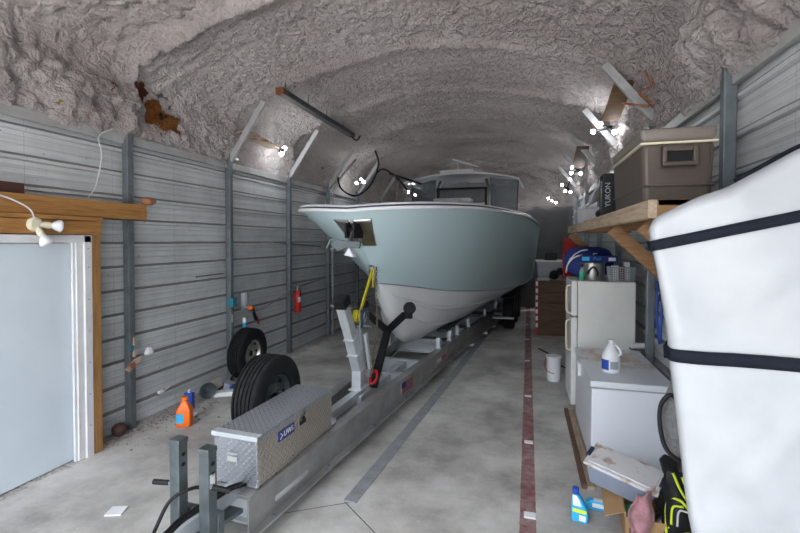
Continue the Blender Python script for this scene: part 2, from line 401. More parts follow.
POSTS_L = [.2, 2.05, 3.92, 5.65, 7.36, 9.05, 10.8, 12.6]; POSTS_R = [-.1, 1.7, 3.57, 5.5, 7.3, 9.1, 10.9, 12.7]
RIBS = [-1.6, .3, 2.1, 3.95, 5.70, 7.40, 9.12, 10.85, 12.6]
PROF = [(XL+.01,3.12),(XL+.015,3.3),(XL+.02,3.6),(XL+.09,3.84),(XL+.36,4.02),(XL+.98,4.24),(XL+1.68,4.42),(XL+2.2,4.50),(-1.415,4.54)]
PROF = PROF + [(-2.83-x, z) for x, z in PROF[-2::-1]]
seg = [0]
for a, b in zip(PROF, PROF[1:]): seg.append(seg[-1] + math.hypot(b[0]-a[0], b[1]-a[1]))
def prof(u):
    d = u*seg[-1]
    for i in range(len(seg)-1):
        if d <= seg[i+1] + 1e-9:
            t = (d-seg[i])/(seg[i+1]-seg[i]); p = seq([(x, 0, z) for x, z in PROF], i+t); return p.x, p.z, d
    return PROF[-1][0], PROF[-1][1], d
def cn(p, s): return noise.noise(Vector((p[0]*s, p[1]*s, p[2]*s)))
def billow(p, s, seed=0):
    f = noise.voronoi(Vector((p[0]*s+seed, p[1]*s, p[2]*s)), distance_metric='DISTANCE')[0]
    return 1 - 1.9*f[0]*f[0]
ys = []; y = -2.0
while y < Y1:
    ys.append(y); y += .12 if y < 1.8 else (.027 if y < 6.5 else (.036 if y < 9.5 else .055))
ys.append(Y1); NU = 300
vs = []
us = [i/(NU-1) for i in range(NU)]; PU = [prof(u) for u in us]
for y in ys:
    dr = min(abs(y-r) for r in RIBS)
    for k, (x, z, d) in enumerate(PU):
        k0 = max(0, k-1); k1 = min(NU-1, k+1)
        tx, tz = PU[k1][0]-PU[k0][0], PU[k1][1]-PU[k0][1]; L = math.hypot(tx, tz); nx, nz = tz/L, -tx/L   # points inward
        e = min(d, seg[-1]-d)
        p = (x, y, z)
        q = (x+.25*cn(p, 1.7), y+.25*cn((z,x,y), 1.7), z)
        bulge = (.13 if y < 4 else .06)*math.sqrt(max(0, 1-(1-min(1, dr/.85))**2)) * min(1, e/1.2)     # bays vault up between the ribs
        rib = (.085 if y < 4.5 else .045)*math.exp(-(dr/.085)**2) * (1 if e > .1 else .3)
        amp = 1.3 if x > .2 else 1
        dd_ = (x*1.0, y*1.0, z*1.6)
        h = -bulge + rib + amp*(.035*cn(q, 1.3) + .014*billow(q, 3.0) + .034*billow(p, 7, 5) + .026*billow(p, 14, 2) + .016*cn(p, 20)) - .04
        if e < .85:                                       # fat rolls of foam over the top of the wall
            near = 1 if y < 3.9 else .45
            wgt = math.sin(PI*min(1, (e+.05)/.9))
            h += near*wgt*(.10 + .10*billow((x, y, z), 3.6, 9) + .05*billow((x, y, z), 8, 3)) * (1.5 if x > 0 else 1.0)
        hd = math.hypot((y-4.47)/.34, (z-3.74+.5*(y-4.47))/.14) + .35*cn(p, 6)
        if x < -3.5 and hd < 1: h -= .07*(1-hd**2)
        if e < .05: h = max(h, .0)
        vs.append((x+nx*h, y, z+nz*h + (.035*cn((x, y*1.5, 0), 3) if e < .02 else 0)))
b = MB(); b.add(vs, [(i*NU+j, (i+1)*NU+j, (i+1)*NU+j+1, i*NU+j+1) for i in range(len(ys)-1) for j in range(NU-1)])
ce = b.build('ceiling', M['foam'], loc=(0,0,0), smooth=True); struct(ce, 'arched ceiling of lumpy pale spray foam with rust-brown holes')
b = MB(); b.add([(x*1.0, y, z+.75) for y in (-2.0, Y1+.1) for x, z in PROF], [(i, i+1, len(PROF)+i+1, len(PROF)+i) for i in range(len(PROF)-1)])
b.box(XL-.05, XL+.0, -2.0, Y1, 3.4, 4.6).box(XR, XR+.05, -2.0, Y1, 3.4, 4.6)
struct(b.build('trim_1', M['steel'], loc=(0,0,0)), 'steel roof skin over the foam')
# foam gable over the end wall
def gab(u, v):
    x, z, d = prof(u); zz = 3.1 + (z+.15-3.1)*v; p = (x, 3.3, zz)
    return (x, Y1 - .05 - .12*billow(p, 2.5) - .05*billow(p, 6), zz)
struct(MB().grid(gab, 90, 40).build('wall_gable', M['foam'], loc=(0,0,0), smooth=True), 'foam-covered gable over the dark end wall')

n_ = 2
for side, PL, x, sg in (('l', POSTS_L, XL, 1), ('r', POSTS_R, XR, -1)):
    for y in PL:
        b = MB(); xa, xb = sorted((x+sg*.035, x+sg*.115))
        b.box(xa, xb, y-.038, y+.038, 0, 3.3)
        bx = b.build('trim_%d' % n_, M['steel'], bevel=.008); n_ += 1
        struct(bx, 'grey steel wall post')
        if side == 'r' and y < 4: continue
        if side == 'l' and y < 4: continue
        kb = (MB().beam((x+sg*.10, y, 3.22), (x+sg*.66, y, 4.02), .05, .08) if side == 'l' else MB().beam((x+sg*.02, y, 3.34), (x+sg*.56, y, 4.02), .06, .09)).build('trim_%d' % n_, M['paleSteel'], bevel=.006); n_ += 1
        struct(kb, 'foam-dusted knee brace from wall post to roof arch')
        # small foot plate
# rail along the top of the wall
for x, sg in ((XL, 1), (XR, -1)):
    xa, xb = sorted((x+sg*.02, x+sg*.07))
    struct(MB().box(xa, xb, Y0, Y1, 3.10, 3.20).build('trim_%d' % n_, M['walldirt'], bevel=.008), 'sheet metal rail along the wall top'); n_ += 1

# ------------------------------------------------------------------ door on the left
d = bpy.data.objects.new('door_1', None); C.objects.link(d); d.location = (-3.97, 2.33, 0); struct(d, 'flush pale blue door in a white steel frame')
MB().box(-.12, -.08, -1.3, .86, .01, 2.03).build('door_panel', M['doorp'], d, bevel=.004)
MB().box(-.22, .0, .93, 1.0, 0, 2.10).box(-.22, -.02, .865, .932, 0, 2.04).box(-.22, -.0, -1.3, 1.0, 2.035, 2.10).box(-.06, -.035, .84, .90, 0, 2.035).build('door_frame', M['white'], d, bevel=.004)
b = MB()
for z in (.3,.6,.9,1.2,1.5,1.8,1.98): b.lathe([(.0001,.0),(.006,.0),(.006,.003),(.0001,.004)], (.0,.965,z), 'x', 8)
b.build('screws', M['steel'], d)
tb = MB().box(-4.19, -3.975, 3.34, 3.43, 0, 2.11).build('timber_stud', M['woodz'], bevel=.004); tag(tb, 'upright treated timber stud along the right of the white door frame', 'timber')
hd = MB().box(-4.17, -3.955, .9, 3.43, 2.112, 2.235).build('timber_header', M['wood'], bevel=.004); tag(hd, 'lower treated timber header directly over the white door frame', 'timber')
hd = MB().box(-4.17, -3.94, .9, 3.43, 2.24, 2.275).build('timber_ledger', M['wood'], bevel=.003); tag(hd, 'thin timber strip sandwiched between header and long beam over the door', 'timber')
bm_ = MB().box(-4.11, -3.985, .9, 4.0, 2.278, 2.44).build('timber_beam', M['wood'], bevel=.004); tag(bm_, 'long upper timber beam over the door ending past the first post', 'timber beam')
mb = MB().box(-4.15, -4.02, .9, 2.78, 2.442, 2.53).build('maroon_board', M['maroon'], bevel=.003); tag(mb, 'dark maroon board lying on the timber beam above the door', 'board')
t = thing('rag', 'rust-red crumpled rag tucked on the end of the long timber beam', 'rag', (-4.0, 4.03, 2.44))
MB().grid(lambda u, v: ((.07+.02*math.sin(9*u*PI))*math.sin(PI*v)*math.cos(2*PI*u), (.09+.02*math.cos(7*u*PI))*math.sin(PI*v)*math.sin(2*PI*u), .045-.045*math.cos(PI*v)), 20, 9, True).build('cloth', M['rust'], t, smooth=True)
# twin lamp holder on the header
t = thing('lamp_holder', 'cream round lamp holder with two unlit white bulbs above the door', 'light fixture', (-3.94, 2.80, 2.19))
MB().lathe([(.0001,-.015),(.06,-.015),(.06,.01),(.045,.025),(.0001,.03)], (0,0,0), 'x', 24).build('base_plate', M['cream'], t, smooth='auto')
for dy, dz, tilt in ((.15,-.01,0), (.04,-.13,1)):
    dr_ = Vector((.05, dy, dz)).normalized(); q = Vector((0,0,1)).rotation_difference(dr_).to_matrix().to_4x4()
    s_ = MB().lathe([(.018,0),(.022,.03),(.028,.05),(.028,.085),(.0001,.086)], dr_*.02, 'z', 16, q).build('socket', M['cream'], t, smooth='auto')
    MB().lathe([(.015,.0),(.02,.02),(.045,.06),(.055,.085),(.045,.10),(.0001,.108)], dr_*.09, 'z', 20, q).build('bulb', M['bulb'], t, smooth=True)
ca = MB().tube(spline([(-3.93,2.79,2.24),(-3.90,2.72,2.32),(-3.92,2.55,2.40),(-3.95,2.3,2.44),(-3.98,1.9,2.46)]), .006).build('power_cord', M['paper']); tag(ca, 'white cord running from the lamp holder up over the timber', 'cord')
ca = MB().tube(spline([(-4.13,3.42,2.45),(-4.11,3.50,2.6),(-4.12,3.58,2.9),(-4.13,3.56,3.1),(-4.12,3.72,3.22)]), .005).build('wire', M['paper']); tag(ca, 'thin white wire looping from the wall top to the beam beside first post', 'wire')

# ------------------------------------------------------------------ things on the left wall
t = thing('clamp_lamp', 'rusty clamp lamp with cream bulb on the first steel post', 'lamp', (-4.10, 3.95, .70))
MB().prism([(-.16,-.02),(-.02,.07),(.08,.09),(.03,.02),(-.10,-.06)], .0, .015, 'x').build('reflector', M['rustpale'], t)
MB().box(.0,.02,-.045,-.025,.09,.30).box(.0,.012,-.05,-.02,.09,.14).build('clamp', M['rustpale'], t)
MB().lathe([(.012,0),(.035,.03),(.05,.07),(.045,.09),(.0001,.10)], (.03,.08,.09), 'z', 18, Matrix.Rotation(rad(-70),4,'X')).build('bulb', M['bulb'], t, smooth=True)
MB().box(0,.03,-.10,-.05,.17,.22).build('switch_box', M['teal'], t, bevel=.005)
def wallbox(name, label, cat, m, y0, y1, z0, z1, x0=-4.19, dx=.07):
    o = MB().box(x0, x0+dx, y0, y1, z0, z1).build(name, m, bevel=.008); return tag(o, label, cat)
wallbox('junction_box', 'small teal box fixed to the left edge of the second post', 'box', M['teal'], 5.60, 5.70, 1.09, 1.22, -4.16, .09)
t = thing('spray_gun', 'grey spray gun with orange nozzle hanging right of the second post', 'spray gun', (-4.10, 5.92, 1.0))
MB().lathe([(.05,0),(.06,.03),(.06,.17),(.045,.21),(.0001,.215)], (0,0,.06), 'z', 20).build('canister', M['grey'], t, smooth='auto')
MB().lathe([(.03,0),(.035,.05),(.02,.07)], (.03,.07,.03), 'x', 14).build('nozzle', M['orange'], t, smooth='auto')
MB().tube([(0,-.07,.03),(.0,.02,.04),(.02,.07,.04)], .012).build('handle', M['paper'], t)
t = thing('spray_can', 'cyan and white aerosol can on the wall above the leaning tyre', 'spray can', (-4.12, 5.95, .72))
MB().lathe([(.0001,0),(.028,0),(.03,.01),(.03,.09),(.0001,.09)], n=18).build('can_body', M['cyan'], t, smooth='auto')
MB().lathe([(.028,.09),(.028,.14),(.015,.16),(.0001,.16)], n=18).build('can_top', M['paper'], t, smooth='auto')
wallbox('note_card', 'small white card hanging low on the second post', 'card', M['paper'], 5.63, 5.67, .86, .98, -4.118, .006)
t = thing('scrub_brush', 'black and red handled brush hanging on the wall over the tyre', 'brush', (-4.14, 6.27, .68))
MB().beam((0,-.09,.33), (0,.02,.10), .05, .03).build('handle', M['black'], t, bevel=.008)
MB().beam((.02,0,.17), (.02,.05,.04), .035, .02).build('grip', M['redcloth'], t, bevel=.005)
ca = MB().tube(spline([(-4.12,5.98,1.0),(-4.14,6.3,.93),(-4.14,6.9,1.03),(-4.12,7.35,1.17),(-4.08,7.50,1.16)]), .010).build('cable', M['grey']); tag(ca, 'grey cable sagging along the wall from second post to extinguisher', 'cable')
ca = MB().tube(spline([(-4.15,7.60,1.17),(-4.15,8.3,1.22),(-4.12,9.05,1.28)]), .014).build('cable', M['strip']); tag(ca, 'dark cable running along the wall right of the fire extinguisher', 'cable')
ca = MB().tube([(-4.19,5.0,1.575),(-4.19,5.55,1.585)], .009).build('rod', M['steel']); tag(ca, 'short grey rod on the wall between the first two posts', 'rod')
ca = MB().tube([(-4.185,6.95,2.03),(-4.185,8.75,1.93)], .012).build('rod', M['steel']); tag(ca, 'long thin rod fixed across the wall above the fire extinguisher', 'rod')
t = thing('fire_extinguisher', 'red fire extinguisher hanging on the third steel post', 'fire extinguisher', (-4.03, 7.44, .74))
MB().lathe([(.0001,0),(.055,0),(.065,.02),(.065,.32),(.05,.38),(.02,.41),(.0001,.41)], n=24).build('cylinder', M['red'], t, smooth='auto')
MB().lathe([(.02,.41),(.022,.46),(.0001,.47)], n=12).box(-.01,.05,-.015,.015,.46,.475).box(-.01,.05,-.015,.015,.49,.505).build('valve', M['inox'], t)
MB().grid(lambda u, v: (.067*math.cos(-.9+1.5*u), .067*math.sin(-.9+1.5*u), .19+.1*v), 10, 2).build('label_sticker', M['paper'], t)
MB().tube(spline([(.0,.04,.46),(.03,.075,.38),(.02,.08,.15)]), .008).build('hose', M['black'], t)
MB().box(-.09,-.06,-.03,.03,.1,.4).build('bracket', M['steel'], t)
ca = MB().tube([(-4.10,7.62,.70),(-4.11,7.64,.2)], .004).build('cord', M['grey']); tag(ca, 'thin cord hanging below the fire extinguisher', 'cord')
# pale conduit in front of the fourth post
t = thing('conduit', 'pale bent conduit pipe standing against the fourth post', 'pipe', (-4.06, 9.08, 0))
MB().tube([(0,0,0),(0,0,3.15),(.04,.05,3.3),(.45,.25,3.85)], .025).build('pipe', M['paleSteel'], t, smooth=True)
MB().box(-.05,.03,-.02,.02,1.85,1.9).build('clip', M['white'], t)
MB().box(-.05,.03,-.02,.02,2.55,2.6).build('clip', M['white'], t); MB().box(-.05,.03,-.02,.02,.6,.65).build('clip', M['white'], t)
ca = MB().tube(spline([(-3.05,9.0,3.95),(-2.98,9.0,3.65),(-3.15,9.02,3.25),(-3.5,9.05,3.02),(-3.85,9.08,3.18),(-3.95,9.08,3.5)]), .02, 8).build('hose', M['black'], smooth=True); tag(ca, 'black hose hanging in a loop beneath the arch near the fourth post', 'hose')
ca = MB().tube(spline([(-3.6,10.1,3.3),(-3.3,10.2,3.75),(-2.9,10.3,3.5),(-2.7,10.3,3.25)]), .02, 8).build('hose', M['black'], smooth=True); tag(ca, 'dark hose loop under the ceiling left of the boat hardtop', 'hose')
ca = MB().beam((-3.05,10.0,3.62), (-2.3,10.1,3.35), .07, .05).build('dark_bar', M['black']); tag(ca, 'short dark bar jutting out left of the boat hardtop', 'bar')

# long dark channel hung under the foam
t = thing('channel_bar', 'long rusty dark channel hanging diagonally beneath the foam ceiling', 'metal bar', (0, 0, 0))
p0, p1 = Vector((-3.21,5.47,4.08)), Vector((-3.36,8.5,4.17))
MB().beam(p0, p1, .11, .08).build('channel', pm('dark_channel', (.10,.105,.11), (.06,.06,.06), 9, .6, .3), t, bevel=.008)
MB().beam(p0-(p1-p0).normalized()*.02, p0+(p1-p0).normalized()*.05, .115, .085).build('rusty_end', pm('end_rust', (.22,.08,.03), (.14,.05,.03), 20, .9), t)
for k in (.05,.3,.55,.82): MB().tube([p0.lerp(p1, k), p0.lerp(p1, k)+Vector((0,0,.35))], .006).build('hanger', M['steel'], t)
MB().tube(spline([p1+Vector((0,-.15,-.02)), p1+Vector((.08,0,-.10)), p1+Vector((.15,.05,.0))]), .015).build('hook', M['black'], t)

# flood lights on boards
def light_unit(name, label, pos, bulbs, board_pts, bm, energy, group):
    t = thing(name, label, 'work light', pos, 0, None)
    b = MB()
    b.lathe([(.0001,-.02),(.05,-.02),(.05,.02),(.0001,.02)], (0,0,0), 'z', 16).build('housing', M['black'], t)
    for q in bulbs:
        MB().tube([(0,0,0), tuple(c*.75 for c in q)], .02).build('arm', M['black'], t)
        MB().sph(q, .033, 14, 9).build('bulb', M['lit'], t, smooth=True)
    li = bpy.data.lights.new('lamp_glow', 'POINT'); li.energy = energy; li.shadow_soft_size = .06; li.color = (.92,.96,1)
    lo = bpy.data.objects.new('lamp_glow', li); C.objects.link(lo); lo.parent = t
    qq = Vector(bulbs[0]); lo.location = qq + (qq.normalized() if qq.length else Vector((0,0,-1)))*.10 + Vector((0,-.1,-.15))
    if board_pts:
        MB().beam(board_pts[0], board_pts[1], .22, .03, (0,.4,1)).build('backing_board', bm, t, bevel=.003)
    return t
light_unit('work_light', 'lit pair of bulbs on a pale board near the left wall top', (-3.86,6.62,3.52), [(.02,.06,.06),(.02,-.04,-.05)], ((-.1,-.9,.12),(-.1,-.08,.05)), M['rustpale'], 5, None)
light_unit('work_light', 'lit cluster of three bulbs on left above the boat bow', (-3.75,9.95,3.43), [(.0,.1,.07),(.10,-.02,0),(-.08,-.02,-.02)], None, None, 1.0, None)
light_unit('work_light', 'lit bulb low on left beside the boat hardtop', (-3.0,11.6,3.35), [(0,0,0),(.18,.02,-.08)], None, None, .6, None)
light_unit('work_light', 'nearest lit bulb trio on the right, below a brown board', (1.13,7.0,3.66), [(-.10,.05,.07),(-.19,.10,-.02),(.05,-.16,-.10)], ((.0,-1.05,.30),(-.02,-.25,.05)), M['woodx'], 2.2, None)
light_unit('work_light', 'second lit bulb cluster on the right along the ceiling edge', (1.02,9.9,3.50), [(-.10,.05,.07),(-.12,.0,-.05),(.05,-.10,-.08)], ((.0,-.9,.30),(0,-.1,.05)), M['darkwood'], 1.2, None)
light_unit('work_light', 'third lit bulb cluster on the right, above the shelf end', (1.0,12.0,3.36), [(-.12,.05,.10),(-.05,.0,-.06),(.07,-.02,-.09),(.1,.4,.28)], None, None, .6, None)
light_unit('work_light', 'farthest lit bulbs on the right near the end wall', (.75,13.6,3.2), [(-.12,.1,.08),(-.02,.0,0),(.07,-.1,-.06)], None, None, 1.2, None)

# red wires at the near right brace
ca = MB().tube(spline([(1.2,5.3,3.85),(1.28,5.35,3.7),(1.15,5.3,3.62),(1.3,5.4,3.5),(1.0,5.4,3.55)]), .012).build('red_wire', M['rust'], smooth=True); tag(ca, 'rusty red wire dangling by the knee brace above the cooler', 'wire')

# ------------------------------------------------------------------ floor left
ca = MB()
a0 = Vector((-1.317,3.26,.004)); a1 = Vector((-.79,10.3,.004))
ca.beam(a0, a1, .11, .008)
tag(ca.build('floor_strip', M['strip']), 'long flat blue-grey strip on the floor between trailer and red line', 'floor strip')
for i, (y, w) in enumerate(((3.45,.036),(4.72,.03),(6.13,.028),(7.95,.028),(9.7,.028),(11.4,.028))):
    o = MB().box(.0, .085, y-w, y+w, 0, .012).build('floor_marker', M['paper'], bevel=.003)
    tag(o, ['nearest white marker', 'second nearest white marker', 'third white marker from the camera', 'fourth white marker from the camera', 'fifth white marker from the camera', 'farthest white marker'][i] + ' on the red floor line', 'floor marker', 'white markers along the red floor line')

t = thing('jug', 'bright orange plastic jug with blue label on the floor by left wall', 'jug', (-3.63, 4.13, 0), rad(20))
MB().lathe([(.0001,0),(.10,.0),(.11,.015),(.11,.17),(.10,.2),(.045,.27),(.03,.28),(.03,.31),(.0001,.31)], n=4, M=Matrix.Diagonal((1,.72,1,1)) @ Matrix.Rotation(rad(45),4,'Z')).build('body', M['orange'], t, bevel=.02, seg=3, smooth='auto')
MB().lathe([(.034,.29),(.034,.325),(.0001,.325)], n=16).build('cap', M['orange'], t)
MB().box(-.07,.005,-.058,-.0565,.05,.15).build('label_sticker', M['cyan'], t)
t = thing('tin_can', 'dark blue rectangular tin just behind the orange jug', 'tin', (-3.93, 4.55, 0), rad(10))
MB().box(-.05,.05,-.035,.035,0,.21).build('body', M['blue'], t, bevel=.006); MB().lathe([(.02,.21),(.02,.24),(.0001,.24)], n=12).build('cap', M['white'], t)
t = thing('reflector_lamp', 'round silver reflector lamp lying by the wall behind the jug', 'lamp', (-4.0, 4.95, .11), rad(0))
MB().lathe([(.025,-.1),(.04,-.05),(.10,.05),(.105,.06),(.098,.055),(.03,-.04),(.0001,-.045)], axis='x', n=24, M=Matrix.Rotation(rad(-40),4,'Z')).build('reflector', M['galv'], t, smooth='auto')
t = thing('notebook', 'beige pad propped against the wall behind the reflector lamp', 'pad', (-4.02, 5.22, 0), 0)
MB().box(-.03,-.01,-.11,.11,0,.17,Matrix.Rotation(rad(-16),4,'Y')).build('cover', M['beige'], t)
t = thing('folded_tray', 'white folded sheet lying on the floor near the leaning tyre', 'sheet', (-3.80, 5.15, 0), rad(-60))
MB().prism([(-.08,0),(.08,0),(.055,.05),(-.055,.05)], -.22, .22, 'y').build('sheet', M['paper'], t)
t = thing('tool_tray', 'dark tool with blue and white parts on the floor beside leaning tyre', 'tool', (-3.95, 5.33, 0), rad(15))
MB().prism([(-.05,0),(.16,0),(.13,.03),(-.02,.12)], -.1, .08, 'y').build('shell', M['grey'], t, bevel=.006)
MB().tube([(-.08,-.2,.04),(.0,.05,.09),(.02,.28,.25)], .015).build('handle', M['black'], t)
MB().box(.05,.1,-.11,.0,.02,.07).build('blue_part', M['blue'], t)
t = thing('crumpled_foil', 'small crumpled white wrapper on the wall foot left of the jug', 'wrapper', (-4.16, 4.35, .26))
MB().sph((0,0,0), .035, 7, 5, (1,1.6,.8)).tube([(0,.05,0),(.01,.14,.03)], .008).build('body', M['paper'], t)
MB().box(-.03,.0,-.05,.05,-.03,-.02).build('ledge', M['steel'], t)
o = MB().box(-3.03,-2.91,2.61,2.72,.001,.012, None).build('paper_scrap', M['paper']); o.rotation_euler = (0,0,rad(20)); tag(o, 'white scrap of paper lying alone on the concrete at lower left', 'paper')
o = MB().sph((-4.10,3.72,.07), .07, 10, 7, (1,1.1,1)).build('rag', M['maroon'], smooth=True); tag(o, 'dark red-brown rag on the floor between door stud and first post', 'rag')
o = MB().grid(lambda u, v: (-3.83+.12*u+.02*math.sin(9*v), 4.3+.18*v, .004+.012*abs(math.sin(7*u+5*v))), 8, 8).build('plastic_scrap', M['paper']); tag(o, 'clear crumpled plastic scrap on the dirt left of the jug', 'scrap')
k = 0
dm = MB()
for i in range(170):
    x = random.uniform(-4.15,-3.4); y = random.uniform(3.5,5.2); x = x if random.random() < .4 else -4.15+(x+4.15)*.55; r = random.uniform(.004,.013)
    dm.sph((x,y,r*.4), r, 5, 3, (1.3,1,.6))
o = dm.build('gravel_debris', pm('dirt_crumbs', (.16,.11,.09), (.35,.30,.27), 30, .9)); o['kind'] = 'stuff'; o['label'] = 'brown crumbs of dirt and foam along the wall foot'; o['category'] = 'debris'
for (x, y, s, m_) in ((-2.95,3.75,.02,'maroon'),(-2.6,3.2,.014,'maroon')):
    pass

# ------------------------------------------------------------------ tyres
def wheel(name, label, loc, rot, R=.37, w=.24, rim='inox'):
    t = thing(name, label, 'tyre', loc, 0); t.rotation_euler = rot
    pr = []
    g = [(-.5,.60),(-.5,.80),(-.47,.93),(-.40,.985)]
    gro = [-.30,-.15,0,.15,.30]
    tread = []
    x = -.40
    for q in gro:
        tread += [(q-.028,.995),(q-.022,.955),(q+.022,.955),(q+.028,.995)]
    prof_ = [(r*R, a*w) for a, r in g] + [(r*R, a*w) for a, r in tread] + [(r*R, -a*w) for a, r in g[::-1]]
    prof_ += [(.55*R, .42*w), (.55*R, -.42*w), (.60*R, -.5*w)]
    b = MB().lathe(prof_+[prof_[0]], axis='x', n=56, cap=False)
    ty = b.build('tyre', M['rubber'], t, smooth='auto')
    s = MB().lathe([(.60*R,.46*w),(.63*R,.49*w),(.60*R,.50*w),(.56*R,.40*w),(.50*R,.20*w),(.40*R,.14*w),(.34*R,.24*w),(.16*R,.26*w),(.15*R,.22*w),(.0001,.22*w)], axis='x', n=40, cap=False)
    s.lathe([(.60*R,-.46*w),(.50*R,-.2*w),(.40*R,.10*w),(.0001,.10*w)], axis='x', n=40, cap=False)
    rm = s.build('rim', M[rim], t, smooth='auto')
    for k in range(8):
        q = 2*PI*k/8; MB().lathe([(.0001,.13*w),(.065*R,.13*w),(.065*R,.19*w),(.0001,.192*w)], (0, .45*R*math.cos(q), .45*R*math.sin(q)), 'x', 10).build('rim_hole', M['black'], rm)
    MB().lathe([(.0001,.2*w),(.11*R,.2*w),(.11*R,.27*w),(.0001,.275*w)], axis='x', n=20).build('hub_opening', M['black'], rm)
    for k in range(6):
        q = 2*PI*k/6+.3; MB().lathe([(.0001,.26*w),(.03*R,.26*w),(.03*R,.33*w),(.0001,.34*w)], (0, .22*R*math.cos(q), .22*R*math.sin(q)), 'x', 8).build('wheel_stud', M['steel'], rm)
    return t
TH = rad(3.4); OX, OY = -1.93, 2.6
def W(a, b, z=0): return (OX + a*math.cos(TH) + b*math.sin(TH), OY - a*math.sin(TH) + b*math.cos(TH), z)
wheel('spare_tyre', 'large spare tyre with steel rim mounted upright beside the tread-plate toolbox', W(-.415,1.03,.61), (0,0,-TH), .39, .26, 'galv')
wheel('leaning_tyre', 'older tyre with dull rim leaning on the left wall under the tools', (-4.0,5.85,.375), (0,rad(3),0), .375, .23, 'inox')

# ------------------------------------------------------------------ boat trailer
tr = thing('boat_trailer', 'aluminium boat trailer with V tongue carrying the pale blue boat', 'trailer', (OX, OY, 0), -TH)
def rail(path, outs):
    # I-beam swept along the path (x, y); outs = sign of outward side
    b = MB()
    sec = [[(-.10,.355),(.012,.355),(.012,.38),(-.10,.38)], [(-.012,.14),(.0,.14),(.0,.356),(-.012,.356)], [(-.07,.12),(.06,.12),(.06,.142),(-.07,.142)]]
    P = [Vector((x, y, 0)) for x, y in path]
    for s in sec:
        vs = []
        for i, p in enumerate(P):
            d = (P[min(i+1, len(P)-1)]-P[max(i-1, 0)]).normalized(); r = Vector((d.y, -d.x, 0))*outs
            vs += [p + r*q + Vector((0,0,z)) for q, z in s]
        n = len(P); fs = [(i*4+k, i*4+(k+1)%4, (i+1)*4+(k+1)%4, (i+1)*4+k) for i in range(n-1) for k in range(4)] + [(0,1,2,3), (n*4-1,n*4-2,n*4-3,n*4-4)]
        b.add(vs, fs)
    return b
RP = [(.203,-.06),(.243,.8),(.30,1.9),(.365,3.0),(.50,5.1),(.62,6.9),(.74,8.2),(.78,9.0),(.78,12.2)]
LP = [(-.095,-.06),(-.18,.8),(-.27,1.9),(-.37,3.0),(-.60,5.1),(-.74,6.6),(-.78,7.6),(-.78,9.0),(-.78,12.2)]
rr = rail(RP, 1).build('side_rail', M['alu'], tr, bevel=.003); rl = rail(LP, -1).build('side_rail', M['alu'], tr, bevel=.003)
def railx(path, y):
    for (x0, y0), (x1, y1) in zip(path, path[1:]):
        if y0 <= y <= y1: return x0 + (x1-x0)*(y-y0)/(y1-y0)
    return path[-1][0]
for y in (.05, 2.95, 3.62, 4.9, 6.2, 7.6, 8.8, 10.0, 11.4):
    xl, xr = railx(LP, y)+.013, railx(RP, y)-.013
    m_ = M['alul']
    z1 = .352
    MB().box(xl, xr, y-.05, y+.05, z1-.012, z1).box(xl, xr, y-.006, y+.006, .16, z1-.012).box(xl, xr, y-.05, y+.05, .15, .162).build('crossmember', m_, tr)
MB().box(.0,.09, 2.0, 3.58, .25, .345).build('keel_beam', M['alul'], tr, bevel=.004)
MB().box(-.03,.06, -1.05, 2.2, .30, .395).build('tongue_tube', M['alul'], tr, bevel=.006)
MB().prism([(-.07,0),(.09,0),(.16,.5),(-.09,.5)], .27, .298, 'z').build('gusset_plate', M['galv'], tr).location = (0,-.56,0)
cp = MB().box(-.035,.065,-1.3,-1.0,.29,.40).sph((.015,-1.32,.35), .065, 14, 9).build('coupler', M['galv'], tr, bevel=.008)
# bunks with brackets
for sx in (-1, 1):
    x = .46*sx
    MB().beam((x*.75,4.6,.60), (x*1.15,11.6,.60), .15, .05).build('bunk', pm('bunk_carpet', (.05,.05,.055), None, 30, .95), tr)
for y in (4.3, 4.9, 5.4, 6.2, 7.6, 8.8, 10.0):
    for sx in (-1, 1):
        xx = railx(RP if sx > 0 else LP, y) - sx*.07
        MB().box(xx-.03, xx+.03, y-.03, y+.03, .38, .55).box(xx-.045, xx+.045, y-.045, y+.045, .38, .392).build('bunk_bracket', M['alul'], tr, bevel=.004)
MB().box(-.32,.36,4.55,4.63,.40,.46).build('keel_roller_bar', M['alul'], tr, bevel=.006)
# reflectors and lamps on the right rail
def rail_patch(y0, y1, z0, z1, out, m, name, parent, sd=1):
    P_ = RP
    x0, x1 = railx(P_, y0)+out, railx(P_, y1)+out
    b = MB(); b.add([(x0,y0,z0),(x1,y1,z0),(x1,y1,z1),(x0,y0,z1),(x0+.004,y0,z0),(x1+.004,y1,z0),(x1+.004,y1,z1),(x0+.004,y0,z1)], [(0,1,2,3),(7,6,5,4),(0,4,5,1),(1,5,6,2),(2,6,7,3),(3,7,4,0)])
    return b.build(name, m, parent)
rail_patch(4.02,4.22,.22,.275,.001,M['paper'],'reflector',tr); rail_patch(4.22,4.46,.22,.275,.001,M['red'],'reflector',tr)
fp = rail_patch(2.62,2.98,.20,.33,.001,M['grey'],'flag_decal',tr)
rail_patch(2.62,2.76,.265,.33,.005,M['royal'],'decal_canton',fp)
for i in range(5):
    z0 = .20+.026*i
    rail_patch(2.78 if z0 > .26 else 2.62, 2.98, z0, z0+.013, .005, M['redcloth'], 'decal_stripe', fp)
for y in (5.9, 7.1, 7.9):
    x = railx(RP, y)
    MB().box(x+.0, x+.10, y-.04, y+.04, .085, .12).build('marker_lamp', M['paper'], tr, bevel=.006)
rail_patch(.22,.62,.20,.24,.001,M['paleSteel'],'data_plate',tr)
b = MB()
for y in (.15,.9,1.8,2.7,3.3): b.lathe([(.0001,0),(.012,0),(.012,.01),(.0001,.012)], (railx(RP,y)+.035,y,.142), 'z', 8)
b.build('bolt', M['steel'], tr)
